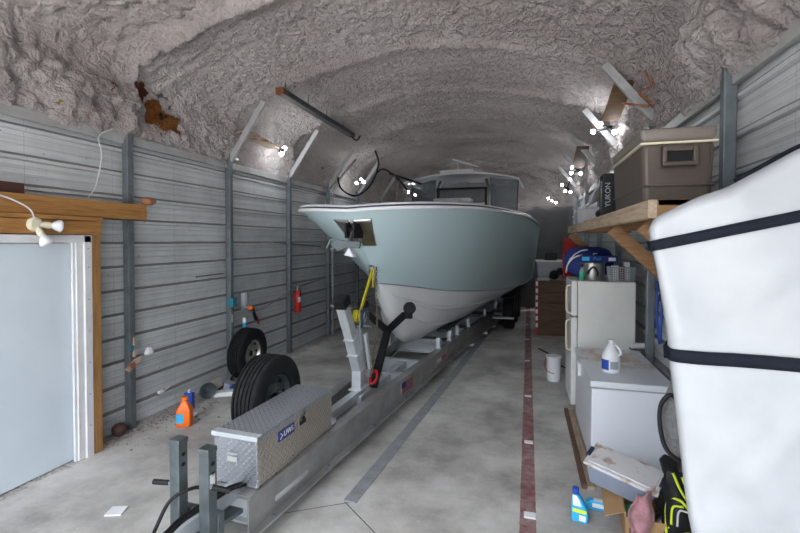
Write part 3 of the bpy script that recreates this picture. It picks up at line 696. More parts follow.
# winch stand
ws = MB().prism([(2.05,.395),(2.17,.395),(2.17,.62),(2.05,.60)], -.05, .06, 'x').prism([(2.05,.60),(2.17,.62),(1.99,1.02),(1.87,.98)], -.048, .058, 'x').prism([(1.87,.98),(1.99,1.02),(1.77,1.42),(1.65,1.38)], -.045, .055, 'x').build('winch_post', M['alul'], tr, bevel=.006)
MB().box(-.07,.08,2.0,2.24,.394,.408).build('post_foot', M['alul'], tr, bevel=.003)
for y, z in ((1.87,.99),(1.96,.80)): MB().beam((.005,y-.02,z-.01),(.005,y+.15,z+.06), .125, .012, (0,0,1)).build('post_collar', M['alul'], tr)
MB().beam((.005,1.73,1.37),(.005,1.685,1.475), .13, .15, (0,1,0)).build('post_cap', M['black'], tr, bevel=.01)
MB().beam((.10,2.23,.60),(.10,2.10,1.02), .03, .05).beam((.005,2.27,.42),(.01,2.12,1.10), .06, .05).build('brace', M['alul'], tr)
wn_ = MB().box(-.03,.10,1.98,2.10,1.10,1.13).box(-.04,-.03,1.96,2.2,1.1,1.30).box(.09,.10,1.96,2.2,1.1,1.30).build('winch', M['steel'], tr)
MB().lathe([(.05,-.03),(.05,.09)], (0,2.1,1.21), 'x', 18).build('drum', M['yellow'], wn_)
MB().lathe([(.06,.10),(.06,.115)], (0,2.1,1.21), 'x', 18).tube([(.12,2.1,1.21),(.13,1.98,1.13),(.22,1.98,1.13)], .01).build('gear', M['steel'], wn_)
# yellow strap to the bow eye
b = MB()
for dx in (.0,):
    b.beam((.03,2.06,1.19),(.03,2.47,1.70), .045, .012, (1,0,0)).beam((.05,2.47,1.71),(.05,2.44,1.50), .035, .01, (1,0,0)).beam((.0,2.03,1.16),(.0,2.09,1.27),.06,.06)
b.build('winch_strap', M['yellow'], tr)
# chain
b = MB(); cpts = spline([(.07,2.50,1.74),(.075,2.48,1.45),(.08,2.50,1.15),(.075,2.44,.85),(.07,2.36,.60),(.06,2.33,.46)], 8); L_ = 0
P_ = cpts; acc = [0]
for a_, b_ in zip(P_, P_[1:]): acc.append(acc[-1]+(b_-a_).length)
def along(d):
    for i in range(len(acc)-1):
        if acc[i+1] >= d: return P_[i].lerp(P_[i+1], (d-acc[i])/(acc[i+1]-acc[i])), (P_[i+1]-P_[i]).normalized()
    return P_[-1], (P_[-1]-P_[-2]).normalized()
d_ = 0; k = 0
while d_ < acc[-1]-.02:
    p, tg = along(d_+.02); sx_ = Vector((1,0,0)) if k % 2 else Vector((0,1,0)); sx_ = (sx_ - tg*sx_.dot(tg)).normalized()
    ring = [p + tg*.022*math.cos(q) + sx_*.013*math.sin(q) for q in [2*PI*i/8 for i in range(9)]]
    b.tube(ring, .0045, 5, False); d_ += .033; k += 1
b.build('safety_chain', M['chain'], tr, smooth=True)
MB().tube(spline([(.06,2.33,.46),(.09,2.28,.40),(.13,2.35,.44),(.10,2.42,.52),(.06,2.38,.50)]), .014).build('red_hook', M['red'], tr, smooth=True)
# black Y-shaped bow support with two pads
ya = MB().beam((.10,2.32,.36),(.06,2.93,.93), .09, .07, (0,-1,1)).beam((.06,2.90,.90),(-.20,2.72,1.17), .07, .07, (0,-1,1)).beam((.06,2.90,.90),(.31,2.86,1.13), .07, .07, (0,-1,1)).build('bow_yoke', M['black'], tr, bevel=.008)
for sx in (-1, 1):
    x = .35 if sx > 0 else -.24
    q = Vector((.5*sx, -.75, -.45)).normalized(); rm_ = Vector((0,0,1)).rotation_difference(-q).to_matrix().to_4x4()
    MB().lathe([(.0001,-.035),(.07,-.035),(.078,-.02),(.078,.02),(.07,.035),(.0001,.035)], (x+.02*sx,2.86,1.21), 'z', 20, Matrix.Rotation(rad(70),4,'X') @ Matrix.Rotation(rad(25*sx),4,'Y')).box(x-.045,x+.045,2.84,2.91,1.08,1.17).build('bow_pad', M['rubber'], tr, smooth='auto')
# wheels and fenders under the boat
for sx in (-1, 1):
    for y in (8.3, 9.15, 10.0):
        b = MB().lathe([(.22,-.11),(.34,-.12),(.37,-.09),(.37,.09),(.34,.12),(.22,.11)], (1.08*sx,y,.37), 'x', 32); w_ = b.build('road_wheel', M['rubber'], tr, smooth='auto')
        MB().lathe([(.22,-.1),(.2,.0),(.0001,.03)], (1.08*sx,y,.37), 'x', 20).build('rim', M['inox'], w_)
    MB().box(min(.95*sx,1.24*sx), max(.95*sx,1.24*sx), 7.75, 10.55, .77, .79).build('fender', M['black'], tr)
    x0, x1 = sorted((.80*sx, 1.25*sx)); MB().box(x0, x1, 7.45, 7.66, .36, .375).build('fender_step', M['alul'], tr)
MB().box(-1.0,1.0,8.3,8.36,.3,.36).build('axle', M['galv'], tr)
# jacks
def jack(x, y, sx, zt, ztop_hole):
    j = MB().box(x-.036,x+.036,y-.036,y+.036,.14,zt).build('jack', M['galv'], tr, bevel=.006)
    MB().box(x-.039,x+.039,y-.039,y+.039,zt-.03,zt+.004).build('jack_cap', M['galv'], j, bevel=.006)
    MB().box(x-.027,x+.027,y-.027,y+.027,.012,.2).box(x-.06,x+.06,y-.06,y+.06,0,.012).build('drop_leg', M['galv'], j)
    MB().tube([(x+.02*sx,y-.02,.60 if sx < 0 else .62),(x+.06*sx,y-.03,.60 if sx < 0 else .62)], .008).build('crank', M['steel'], j)
    MB().tube([(x+.05*sx,y-.03,.602),(x+.145*sx,y-.05,.602)] if sx < 0 else [(x+.055,y-.03,.62),(x+.14,y+.02,.585)], .016, 12).build('grip', M['black'], j, bevel=.004)
    b = MB()
    for dz in (.09,.15): b.lathe([(.0001,.0),(.013,.0),(.013,.002),(.0001,.002)], (x+.0365,y-.0,zt-dz), 'x', 14)
    b.build('adjustment_hole', M['black'], j)
    return j
j1 = jack(-.05,-.38,-1,.865,0); j2 = jack(.15,-.36,1,.83,0)
MB().box(.187,.1885,-.385,-.345,.60,.68).build('sticker', M['paper'], j2)
for sx, x in ((-1,-.05),(1,.15)): MB().box(x-.05,x+.05,-.33,-.28,.28,.42).build('jack_bracket', M['galv'], tr, bevel=.004)
for i, (o1, o2) in enumerate((((.02,-.75,.45),(.16,.03,.47)), ((.05,-.78,.42),(.19,.05,.45)))):
    MB().tube(spline([o1,(o1[0]+.0,-.6,.40),(-.01+.03*i,-.42,.40),(.03+.03*i,-.25,.42),(.06+.03*i,-.1,.43),(.08+.04*i,.02,.41)]), .012, 8).build('brake_hose', M['black'], tr, smooth=True)
MB().tube(spline([(-.1,-.52,.36),(-.05,-.45,.52),(.02,-.36,.56),(.04,-.28,.52),(0.0,-.22,.40)]), .011, 8).build('wiring_loom', M['black'], tr, smooth=True)

# spare mount
MB().beam((-.30,1.02,.61),(-.12,1.02,.55),.05,.05).box(-.15,-.11,.98,1.06,.3,.64).build('spare_mount', M['galv'], tr)

# ------------------------------------------------------------------ tread-plate toolbox
tbx = thing('toolbox', 'silver tread-plate toolbox with blue nameplate on the trailer tongue', 'toolbox', W(.0,.0,.372), -TH)
bx0, bx1, by0, by1 = -.15, .203, .03, 1.10
def uvbox(name, x0, x1, y0, y1, z0, z1, m, parent, bevel=.006):
    o = MB().box(x0,x1,y0,y1,z0,z1).build(name, m, parent)
    me = o.data; uv = me.uv_layers.new(name='UVMap')
    for p in me.polygons:
        n = p.normal
        for li in p.loop_indices:
            co = me.vertices[me.loops[li].vertex_index].co
            uv.data[li].uv = (co.y, co.z) if abs(n.x) > .5 else ((co.x, co.z) if abs(n.y) > .5 else (co.x, co.y))
    if bevel:
        md = o.modifiers.new('b', 'BEVEL'); md.width = bevel; md.segments = 2
    return o
body = uvbox('body', bx0, bx1, by0, by1, 0.012, .335, M['plate'], tbx)
uvbox('side_skin', bx1-.002, bx1+.003, by0+.01, by1-.01, .016, .325, M['platew'], body, 0)
lid = uvbox('lid', bx0-.008, bx1+.008, by0-.010, by1+.008, .325, .362, M['plate'], tbx, .01)
MB().box(bx0-.012,bx1+.012,by0-.014,by0-.004,.335,.366).box(bx0-.012,bx1+.012,by0-.014,by0+.05,.362,.3655).build('lid_trim', M['alul'], lid, bevel=.004)
hl = MB().box(-.035,.045,by0-.006,by0-.001,.15,.23).build('end_latch', M['alul'], tbx, bevel=.004)
MB().tube([(-.03,by0-.004,.215),(-.022,by0-.03,.225),(.032,by0-.03,.225),(.04,by0-.004,.215)], .006).box(-.03,.04,by0-.014,by0-.006,.155,.175).build('pull', M['inox'], hl)
npl = MB().box(bx1+.003,bx1+.007,.27,.48,.225,.30).build('nameplate', M['royal'], tbx, bevel=.002)
text('nameplate_text', 'UWS', M['paper'], npl, (bx1+.0085,.40,.262), (rad(90),0,rad(90)), .058)
MB().beam((bx1+.008,.29,.285),(bx1+.008,.32,.262),.003,.008,(1,0,0)).beam((bx1+.008,.32,.262),(bx1+.008,.29,.24),.003,.008,(1,0,0)).build('nameplate_mark', M['paper'], npl)
lt = MB().box(bx1+.003,bx1+.010,.53,.66,.225,.305).build('side_latch', M['inox'], tbx, bevel=.004)
MB().box(bx1+.010,bx1+.014,.55,.64,.24,.27).lathe([(.0001,0),(.014,0),(.014,.01),(.0001,.01)], (bx1+.01,.60,.285), 'x', 14).build('lock', M['black'], lt)
MB().box(bx1-.06,bx1+.0,by0+.03,by0+.06,.0,.012).box(bx1-.06,bx1+.0,by1-.06,by1-.03,.0,.012).box(bx0+.02,bx0+.1,by1-.06,by1-.03,.0,.012).box(bx0+.02,bx0+.1,by0+.03,by0+.06,-.0,.012).build('mounting_foot', M['black'], tbx)
MB().box(.10,.20,1.12,1.20,.02,.06).box(.13,.15,1.10,1.22,.06,.075).build('clamp_bracket', M['alul'], tbx, bevel=.004)

# ------------------------------------------------------------------ boat
bt = thing('boat', 'large pale blue centre console boat with white bottom on the trailer', 'boat', (OX, OY, 0), -TH)
SH = [(0,1.85,2.37),(.36,1.90,2.39),(.70,2.12,2.41),(.95,2.5,2.43),(1.22,3.15,2.45),(1.44,4.2,2.46),(1.60,6,2.49),(1.68,8.5,2.47),(1.66,11.5,2.42)]
CH = [(0,2.75,1.52),(.12,2.95,1.49),(.3,3.4,1.42),(.55,4.1,1.31),(.85,5.2,1.2),(1.12,6.6,1.10),(1.33,8.3,1.03),(1.42,9.8,1.0),(1.45,11.5,.98)]
KL = [(0,2.75,1.52),(0,3.06,1.12),(0,3.38,.80),(0,3.8,.56),(0,4.7,.47),(0,6.4,.45),(0,8.2,.45),(0,9.8,.45),(0,11.5,.45)]
T_ = 8.0
def top_pt(t, s, out=0, sd=1):
    c, q = seq(CH, t), seq(SH, t); p = c.lerp(q, s)
    flare = .75*max(0, 1-t/6.5)
    w = s**(1+flare) if s > 0 else 0
    x = c.x + (q.x-c.x)*w
    if t < .001: x = 0
    return Vector(((x+out)*sd, p.y - out*.5*(1 if t < 2 else 0), p.z))
def bot_pt(t, s, sd=1, out=0):
    k, c = seq(KL, t), seq(CH, t); p = k.lerp(c, s)
    zz = k.z + (c.z-k.z)*(s**(1.35-.25*min(1, t/6))); x = (c.x)*s**.92 if s > 0 else 0
    if t < 9: x = c.x*s**(.62+.3*min(1, t/6)) + (.03*math.sin(PI*s))*min(1, t)
    return Vector(((x)*sd, p.y, zz-out))
b = MB()
for sd in (1, -1): b.grid(lambda u, v: top_pt(u*T_, v, 0, sd), 90, 16)
c, q = seq(CH, T_), seq(SH, T_); b.add([(c.x,c.y,c.z),(q.x,q.y,q.z),(-q.x,q.y,q.z),(-c.x,c.y,c.z)], [(0,1,2,3)])
b.build('topsides', M['hull'], bt, smooth=True)
b = MB()
for sd in (1, -1): b.grid(lambda u, v: bot_pt(u*T_, v, sd), 90, 14)
b.add([(c.x,c.y,c.z),(0,11.5,.45),(-c.x,c.y,c.z)], [(0,1,2)])
btm = b.build('hull_bottom', M['bottom'], bt, smooth=True)
for s_, t0 in ((.42,1.6),(.72,.9)):
    for sd in (1, -1):
        pts = [bot_pt(t0 + (T_-t0)*i/60, s_, sd) + Vector((.006*sd,-.004,-.004)) for i in range(61)]
        MB().tube(pts, [.006+.026*min(1, i/8) for i in range(61)], 6).build('strake', M['bottom'], btm, smooth=True)
for sd in (1, -1):
    MB().tube([top_pt(T_*i/70, 0.0, .004, sd) + Vector((0,0,.0)) for i in range(71)], .009, 6).build('chine_line', M['grey'], btm, smooth=True)
# gunwale: rub rail, navy line, cap, deck
def edge(t, out, dz, sd=1):
    q = seq(SH, t); d = seq(SH, min(T_, t+.02)) - seq(SH, max(0, t-.02)); n = Vector((d.y, -d.x, 0)).normalized() if t > .03 else Vector((0,-1,0))
    if t <= .6: n = Vector((0,-1,0)).lerp(Vector((d.y,-d.x,0)).normalized(), min(1, t/.6)).normalized()
    p = q + n*out; 
    return Vector((max(0, p.x) *sd, p.y, p.z+dz))
full = [(-1, T_*(1-i/80)) for i in range(81)] + [(1, T_*i/80) for i in range(1, 81)]
MB().tube([edge(t, .012, 0, s) for s, t in full], .022, 8).build('rub_rail', M['gel'], bt, smooth=True)
MB().tube([edge(t, .018, .028, s) for s, t in full], .008, 6).build('trim_line', M['navy'], bt, smooth=True)
secg = [(.008,.03),(.012,.04),(-.005,.055),(-.05,.065),(-.16,.07),(-.24,.06),(-.25,.0)]
vs = []
for s, t in full:
    for o_, z_ in secg:
        q = edge(t, 0, 0, s); e = edge(t, o_, z_, s)
        vs.append(e)
n = len(secg); b = MB().add(vs, [(i*n+k, i*n+k+1, (i+1)*n+k+1, (i+1)*n+k) for i in range(len(full)-1) for k in range(n-1)])
b.build('gunwale_cap', M['gel'], bt, smooth=True)
b = MB(); vs = []
for i in range(60):
    t = .5+(T_-.5)*i/59; e = edge(t, -.23, .0, 1); vs += [(e.x,e.y,e.z-.02),(-e.x,e.y,e.z-.02)]
b.add(vs, [(2*i,2*i+1,2*i+3,2*i+2) for i in range(59)]); b.build('deck', M['gel'], bt)
# stainless anchor pocket and anchor
b = MB(); 
for sd in (1, -1): b.grid(lambda u, v: top_pt(u*.68+.0, .56+.33*v, .010, sd), 10, 8)
pk = b.build('anchor_plate', M['inox'], bt, smooth=True, solid=.006)
MB().tube([(-.035,1.99,2.27),(-.035,1.93,2.2),(.0,1.92,2.15),(.035,1.93,2.2),(.035,1.99,2.27)], .014).box(-.045,-.025,1.88,2.10,2.08,2.24).box(.055,.075,1.86,2.10,2.08,2.24).build('anchor_roller', M['black'], bt, bevel=.004)
an = MB().beam((.015,2.02,2.22),(.015,1.86,2.00), .025, .06).build('anchor', M['pot'], bt, bevel=.004)
MB().prism([(-.20,.02),(-.14,.075),(.0,.05),(.16,.045),(.15,-.03),(.02,-.02),(-.10,-.06)], -.02, .015, 'y').build('anchor_fluke', M['galv'], an, bevel=.006).location = (.0,1.84,2.0)
MB().prism([(-.05,-.05),(.06,-.07),(.01,.03)], -.05, .03, 'y').build('anchor_tip', M['gel'], an).location = (.03,1.86,1.95)
MB().tube([(-.22,1.80,1.97),(-.17,1.80,2.07),(-.1,1.82,2.06)], .014).build('anchor_bar', M['galv'], an)
MB().tube([(.0,2.52,1.76),(.0,2.44,1.74),(.0,2.42,1.70),(.0,2.5,1.68),(.0,2.56,1.68)], .013).lathe([(.0001,0),(.04,0),(.04,.012),(.0001,.012)], (0,2.505,1.72), 'y', 14).build('bow_eye', M['inox'], bt, smooth=True)
# console, windshield, hardtop
con = MB().box(-.58,.58,8.0,9.3,1.6,2.95).build('console', M['gel'], bt, bevel=.06, seg=3)
MB().box(-.58,.28,7.6,8.0,2.92,3.03).build('console_hatch', M['gel'], con, bevel=.03)
MB().lathe([(.0001,0),(.05,0),(.05,.02),(.0001,.02)], (0.05,7.54,2.95), 'y', 12).build('hatch_latch', M['inox'], con)
wsd = MB().box(-.55,.55,8.02,8.03,2.95,3.26).build('windshield', M['glass'], bt)
MB().box(-.59,-.54,8.0,8.06,2.85,3.30).box(.54,.59,8.0,8.06,2.85,3.30).box(-.59,.59,8.0,8.06,3.26,3.30).build('windshield_frame', M['black'], wsd, bevel=.006)
for sx in (-1, 1):
    MB().tube([(.62*sx,8.05,1.7),(.64*sx,8.1,3.2),(.55*sx,8.2,3.50)], .03).tube([(.66*sx,9.2,1.7),(.66*sx,9.1,3.2),(.6*sx,9.0,3.50)], .03).build('hardtop_leg', M['inox'], bt, smooth=True)
    MB().add([(.64*sx,8.15,2.55),(1.25*sx,8.2,2.72),(1.27*sx,8.2,3.44),(.64*sx,8.1,3.52)], [(0,1,2,3)]).build('side_curtain', M['glass'], bt, solid=.006)
    MB().tube([(1.25*sx,8.2,2.72),(1.28*sx,8.2,3.44)], .012).build('curtain_post', M['black'], bt)
MB().box(-.55,.55,8.25,8.3,3.34,3.38).box(-.5,.5,8.3,8.9,3.38,3.44).box(-.12,.12,8.2,8.3,3.32,3.45).build('overhead_box', M['grey'], bt, bevel=.008)
MB().grid(lambda u, v: ((u-.5)*2.7-.04, 7.75+2.3*v + .12*(2*u-1)**2*(1-v), 3.62-.17*(2*u-1)**2), 25, 12).build('hardtop', M['gel'], bt, smooth=True, solid=.03)
MB().box(-.50,.30,7.85,8.15,3.645,3.71).build('radar_base', M['gel'], bt, bevel=.02)
MB().beam((-.20,8.0,3.96),(.42,8.0,3.75), .10, .04).tube([(-.1,8.05,3.7),(-.1,8.05,3.92)], .02).build('radar_array', M['gel'], bt, bevel=.01)
MB().tube([(-1.12,8.8,3.42),(-1.45,9.2,3.70)], .02).build('rod_holder', M['inox'], bt)
# motors
for sx in (-.35, .35):
    mo = MB().box(sx-.22,sx+.22,11.55,12.2,1.9,2.6).box(sx-.1,sx+.1,11.6,11.95,.75,1.9).build('outboard_motor', M['gel'], bt, bevel=.05, seg=3)

# ------------------------------------------------------------------ right side: shelf and what it carries
sf = thing('wall_shelf', 'long timber wall shelf on diagonal braces along the right wall', 'shelf', (.57, 2.42, 0))
MB().box(0,.04,0,4.3,2.16,2.25).build('front_board', M['woodpale'], sf, bevel=.004)
for y_, zz_ in ((0,2.25),(1.35,2.22),(2.8,2.22),(4.26,2.25)): MB().box(.04,.80,y_,y_+.04,2.16,zz_).build('joist', M['woodx'], sf, bevel=.003)
MB().box(.045,.79,.0,4.3,2.222,2.248).build('deck_board', M['darkwood'], sf)
for y in (.22, 1.12, 4.2):
    MB().beam((.03,y,2.14),(.74,y,1.45), .04, .09, (0,0,1)).build('brace', M['woodx'], sf, bevel=.003)
cl = thing('cooler', 'large taupe-brown hard cooler with paler lid on the shelf', 'cooler', (.655, 2.94, 2.25)); cl.scale = (1, 1, 1.14)
def cb(u0, u1, z0, z1, y0, y1, taper=.03):
    vs = []
    for z, k in ((z0, taper), (z1, 0)):
        vs += [(u0+k,y0+k,z),(u1-k,y0+k,z),(u1-k,y1-k,z),(u0+k,y1-k,z)]
    return MB().add(vs, [(0,1,2,3),(7,6,5,4),(0,4,5,1),(1,5,6,2),(2,6,7,3),(3,7,4,0)])
cb(0,.38,.0,.33,0,.90,.014).build('body', M['cooler'], cl, bevel=.03, seg=3)
cb(.002,.378,.10,.114,.002,.898,.002).build('moulded_ridge', M['cooler'], cl, bevel=.006)
cb(-.010,.39,.318,.330,-.01,.91,0).build('lid_gasket', M['cream'], cl, bevel=.004)
cb(-.012,.392,.332,.40,-.012,.912,.012).build('lid', M['coolerlid'], cl, bevel=.022, seg=3)
hd_ = MB().box(.10,.28,-.035,.0,.275,.30).box(.10,.125,-.045,.0,.20,.30).box(.255,.28,-.045,.0,.20,.30).box(.10,.28,-.05,-.02,.20,.222).build('handle', M['cooler'], cl, bevel=.006)
MB().box(.125,.255,-.012,-.002,.225,.272).build('handle_recess', M['black'], hd_)
MB().box(.02,.028,.3,.45,.16,.2).build('side_mark', M['cooler'], cl)
bb = thing('carton', 'black carton with white vertical lettering standing left of the cooler', 'box', (.60, 3.92, 2.25), 0)
MB().box(0,.34,0,.20,0,.34).build('carton_body', M['black'], bb, bevel=.003)
text('carton_text', 'YUKON', M['grey'], bb, (.033,-.002,.17), (rad(90),rad(-90),0), .055)
text('carton_text', 'YUKON', M['grey'], bb, (-.002,.10,.17), (rad(90),rad(-90),rad(-90)), .07)
t = thing('plastic_chair_part', 'white moulded plastic piece with a curved handle at the far shelf end', 'plastic piece', (.62, 5.2, 2.25), 0)
MB().add([(0,.75,0),(.03,.5,.0),(.03,.45,.17),(0,.78,.22),(.25,.75,0),(.25,.5,0),(.25,.45,.17),(.25,.78,.22)], [(0,1,2,3),(7,6,5,4),(0,4,5,1),(1,5,6,2),(2,6,7,3),(3,7,4,0)]).build('tub', M['bulb'], t, bevel=.01)
MB().tube(spline([(.03,.60,.18),(.03,.58,.28),(.03,.5,.30),(.03,.42,.27),(.03,.40,.17)]), .014).build('handle', M['bulb'], t, smooth=True)
MB().grid(lambda u, v: (.02+.1*v, .5-1.35*u, .17+.02*v+.20*u**2 + .02*math.sin(12*u)+.05*v*(1-u)), 18, 5).build('wing', M['bulb'], t, smooth=True, solid=.012)
t = thing('shoe_pile', 'dark boot with pale sole on the shelf before the white plastic piece', 'boot', (.62, 4.55, 2.25), 0)
MB().sph((.12,.1,.06), .1, 12, 8, (1,1.8,.6)).sph((.14,-.18,.09), .09, 12, 8, (1,1.3,1)).build('upper', M['black'], t, smooth=True)
MB().box(.03,.2,-.05,.35,.0,.03).build('sole', M['beige'], t, bevel=.01)
t = thing('bag_of_jars', 'grey plastic bag bundled on the far tip of the shelf', 'bag', (.75, 6.45, 2.25), 0)
MB().sph((0,0,.12), .14, 14, 9, (.9,1,.95)).build('bag', M['grey'], t, smooth=True)

# fridge
fr = thing('refrigerator', 'old off-white top-freezer refrigerator facing the aisle', 'refrigerator', (.61, 5.76, 0))
MB().box(.0,.63,.0,.72,.03,1.57).build('cabinet', M['fridge'], fr, bevel=.012)
for z0, z1 in ((.07,1.13),(1.145,1.575)):
    dd = MB().box(-.075,-.005,-.0,.72,z0,z1).build('door', M['fridge'], fr, bevel=.012)
    zz0, zz1 = (.72,1.10) if z0 < 1 else (1.17,1.52)
    MB().tube(spline([(-.075,.06,zz0),(-.12,.06,zz0+.03),(-.125,.06,(zz0+zz1)/2),(-.12,.06,zz1-.03),(-.075,.06,zz1)]), .012, 8).build('handle', M['cream'], dd, smooth=True)
MB().box(-.01,.0,.01,.71,.07,1.56).build('seal', M['black'], fr)
MB().box(.02,.61,.02,.7,0,.03).build('plinth', M['black'], fr)
# freezer
fz = thing('chest_freezer', 'white chest freezer with rust-stained lid in front of the refrigerator', 'freezer', (.575, 4.30, 0))
MB().box(.0,.66,0,1.32,.03,.735).build('cabinet', M['appl'], fz, bevel=.012)
MB().box(.03,.63,.03,1.29,0,.03).build('plinth', M['black'], fz)
ld = MB().box(-.012,.672,-.008,1.33,.748,.805).build('lid', M['lid'], fz, bevel=.012)
ld.data.transform(Matrix.Translation((-.33,-.66,-.75))); ld.location = (.33,.66,.75)
MB().box(.0,.66,.004,1.32,.735,.748).build('lid_seal', M['grey'], fz)
MB().box(-.03,-.0,.78,.85,.62,.745).box(-.04,-.012,.76,.87,.72,.76).build('latch', M['paper'], fz, bevel=.005)
jg = thing('bleach_jug', 'white plastic gallon jug with blue label standing on the freezer lid', 'jug', (.79, 4.64, .805), rad(-15)); jg.scale = (1.12,)*3
MB().lathe([(.0001,0),(.066,0),(.074,.01),(.074,.135),(.065,.165),(.028,.235),(.022,.24),(.022,.255),(.0001,.255)], n=28).build('body', M['gel'], jg, smooth='auto')
MB().lathe([(.026,.245),(.027,.275),(.0001,.277)], n=18).build('cap', M['gel'], jg)
MB().grid(lambda u, v: (.0752*math.cos(-2.75+1.05*u), .0752*math.sin(-2.75+1.05*u), .03+.085*v), 12, 2).build('label_sticker', M['blue'], jg, smooth=True)
MB().grid(lambda u, v: (.0752*math.cos(-1.55+.9*u), .0752*math.sin(-1.55+.9*u), .04+.065*v), 12, 2).build('back_label', M['grey'], jg, smooth=True)
MB().tube(spline([(.03,-.015,.24),(.066,-.03,.21),(.076,-.03,.17),(.06,-.028,.15)]), .010, 8).build('handle', M['gel'], jg, smooth=True)
# on top of the fridge
fy = 5.76
t = thing('stock_pot', 'steel stock pot with black side handle on top of the refrigerator', 'pot', (.80, 5.97, 1.57))
MB().lathe([(.0001,0),(.13,0),(.135,.01),(.135,.20),(.142,.205),(.142,.215),(.13,.21),(.0001,.208)], n=32).build('pot_body', M['pot'], t, smooth='auto')
MB().tube(spline([(-.07,-.12,.08),(-.065,-.165,.12),(-.02,-.175,.165),(.03,-.165,.12),(.035,-.125,.06)]), .011).build('handle', M['black'], t, smooth=True)
bk_ = thing('wire_basket', 'pale grey lattice basket holding packets on the refrigerator front corner', 'basket', (1.10, 5.90, 1.57))
b = MB(); bw, bd, bh = .135, .11, .165
for k in range(13):
    f = k/12*2-1
    for y_ in (-bd, bd): b.tube([(f*bw*.92,y_*.92,0),(f*bw,y_,bh)], .004, 5)
    for x_ in (-bw, bw): b.tube([(x_*.92,f*bd*.92,0),(x_,f*bd,bh)], .004, 5)
for k in range(7):
    z = bh*k/6; q = .92+.08*k/6; b.tube([(-bw*q,-bd*q,z),(bw*q,-bd*q,z),(bw*q,bd*q,z),(-bw*q,bd*q,z),(-bw*q,-bd*q,z)], .004 if k < 6 else .008, 5)
b.box(-bw*.92,bw*.92,-bd*.92,bd*.92,.0,.006)
b.build('lattice', M['grey'], bk_)
for i, (x, y, z, w, h, m_, lb) in enumerate(((1.03,5.86,1.60,.08,.15,'paper','white packet upright at the left of the grey basket'), (1.10,5.90,1.60,.10,.14,'redcloth','red packet in the middle of the grey basket'), (1.17,5.94,1.60,.07,.19,'paper','taller white packet at the right of the grey basket'))):
    o = MB().box(x-w/2,x+w/2,y-.02,y+.02,1.577,1.577+h+.03).build('packet', M[m_], bevel=.006); tag(o, lb, 'packet', 'packets in the grey basket')
t = thing('foil_box', 'long blue carton lying across the steel pot on the refrigerator', 'box', (.87, 6.0, 1.787), rad(4))
MB().box(-.21,.21,-.06,.05,0,.085).build('carton_body', M['royal'], t, bevel=.003)
MB().box(-.205,-.12,-.062,-.0605,.02,.07).build('carton_patch', M['cyan'], t); MB().box(.10,.18,-.062,-.0605,.02,.06).build('carton_window', M['paper'], t)
text('carton_text', 'Foil', M['cyan'], t, (-.03,-.0615,.045), (rad(90),0,0), .06)
t = thing('bottle', 'small clear bottle with green label at the refrigerator corner', 'bottle', (.66, 5.83, 1.57))
MB().lathe([(.0001,0),(.028,0),(.03,.01),(.03,.12),(.014,.155),(.012,.17),(.0001,.17)], n=20).build('body', M['clear'], t, smooth='auto')
MB().lathe([(.0305,.02),(.0305,.10)], n=20).build('label_sticker', M['green'], t, smooth=True); MB().lathe([(.0155,.165),(.0155,.20),(.0001,.20)], n=14).build('cap', M['black'], t)
t = thing('duffel_bag', 'royal blue duffel bag with white piping behind the pot on refrigerator', 'bag', (.80, 6.36, 1.575), 0)
MB().grid(lambda u, v: (.31*math.sin(PI*v)**.6*math.cos(2*PI*u) if True else 0, .12*math.sin(PI*v)**.6*math.sin(2*PI*u), .20-.20*math.cos(PI*v)+.015*math.sin(9*u*PI)*math.sin(PI*v)), 32, 14, True).build('bag_body', M['royal'], t, smooth=True)
for r_ in (.22, .29):
    MB().tube([(-.30+r_*.95+ -r_*math.cos(a_*PI/10)*.9, -.118, .06+r_*1.05*math.sin(a_*PI/10)) for a_ in range(0, 6)], .009).build('piping', M['paper'], t, smooth=True)
text('bag_letter', 'E', M['paper'], t, (.06,-.128,.27), (rad(90),0,rad(6)), .13, .004)
o = MB().grid(lambda u, v: (.52+.28*u, 6.75+.14*math.sin(PI*v)+.03*math.sin(8*u), 1.50+.62*v*(1-.35*u)+.03*math.sin(7*u+5*v)), 14, 14).build('red_bag', M['redcloth'], smooth=True, solid=.02); tag(o, 'bright red cloth bundle hanging beneath shelf behind the blue duffel', 'cloth')
# back drawers with reflective tape and a basket above
t = thing('drawer_cabinet', 'brown slatted wooden cabinet with red and white tape down its edge', 'cabinet', (.22, 10.2, 0))
MB().box(0,1.0,0,.6,.0,1.2).build('carcass', M['darkwood'], t, bevel=.004)
for k in range(5):
    z = .06+k*.226; dr__ = MB().box(.06,.98,-.02,-.0,z,z+.2).build('drawer', M['darkwood'], t, bevel=.006)
b = MB(); w_ = MB()
for k in range(7): (w_).box(.0,.045,-.024,-.02,.18+k*.15,.18+k*.15+.09)
MB().box(-.005,.05,-.022,-.001,.02,1.19).build('red_tape', M['red'], t); w_.box(.0,.04,-.025,-.0225,1.1,1.15).build('white_tape', M['paper'], t)
t = thing('storage_crate', 'white crate full of odds and ends atop the wooden cabinet', 'crate', (.50, 10.4, 1.2))
cb(-.26,.30,0,.42,-.15,.25,.04).build('crate_body', M['grey'], t, bevel=.01); MB().box(-.28,.32,-.17,.27,.40,.43).build('rim', M['paper'], t, bevel=.004)
MB().sph((.1,-.18,.12), .1, 8, 6).sph((.22,-.2,.2), .08, 8, 6).box(.0,.18,-.2,-.16,.05,.12).build('clutter', M['black'], t)
o = MB().box(.40,.66,10.3,10.5,1.63,1.80).build('black_case', M['black'], bevel=.01); tag(o, 'small black case perched on top of the white crate', 'case')
o = MB().box(.25,.50,10.05,10.15,1.2,1.27).build('grey_tool', M['grey'], bevel=.01); tag(o, 'grey tool lying at the front edge of the wooden cabinet', 'tool')
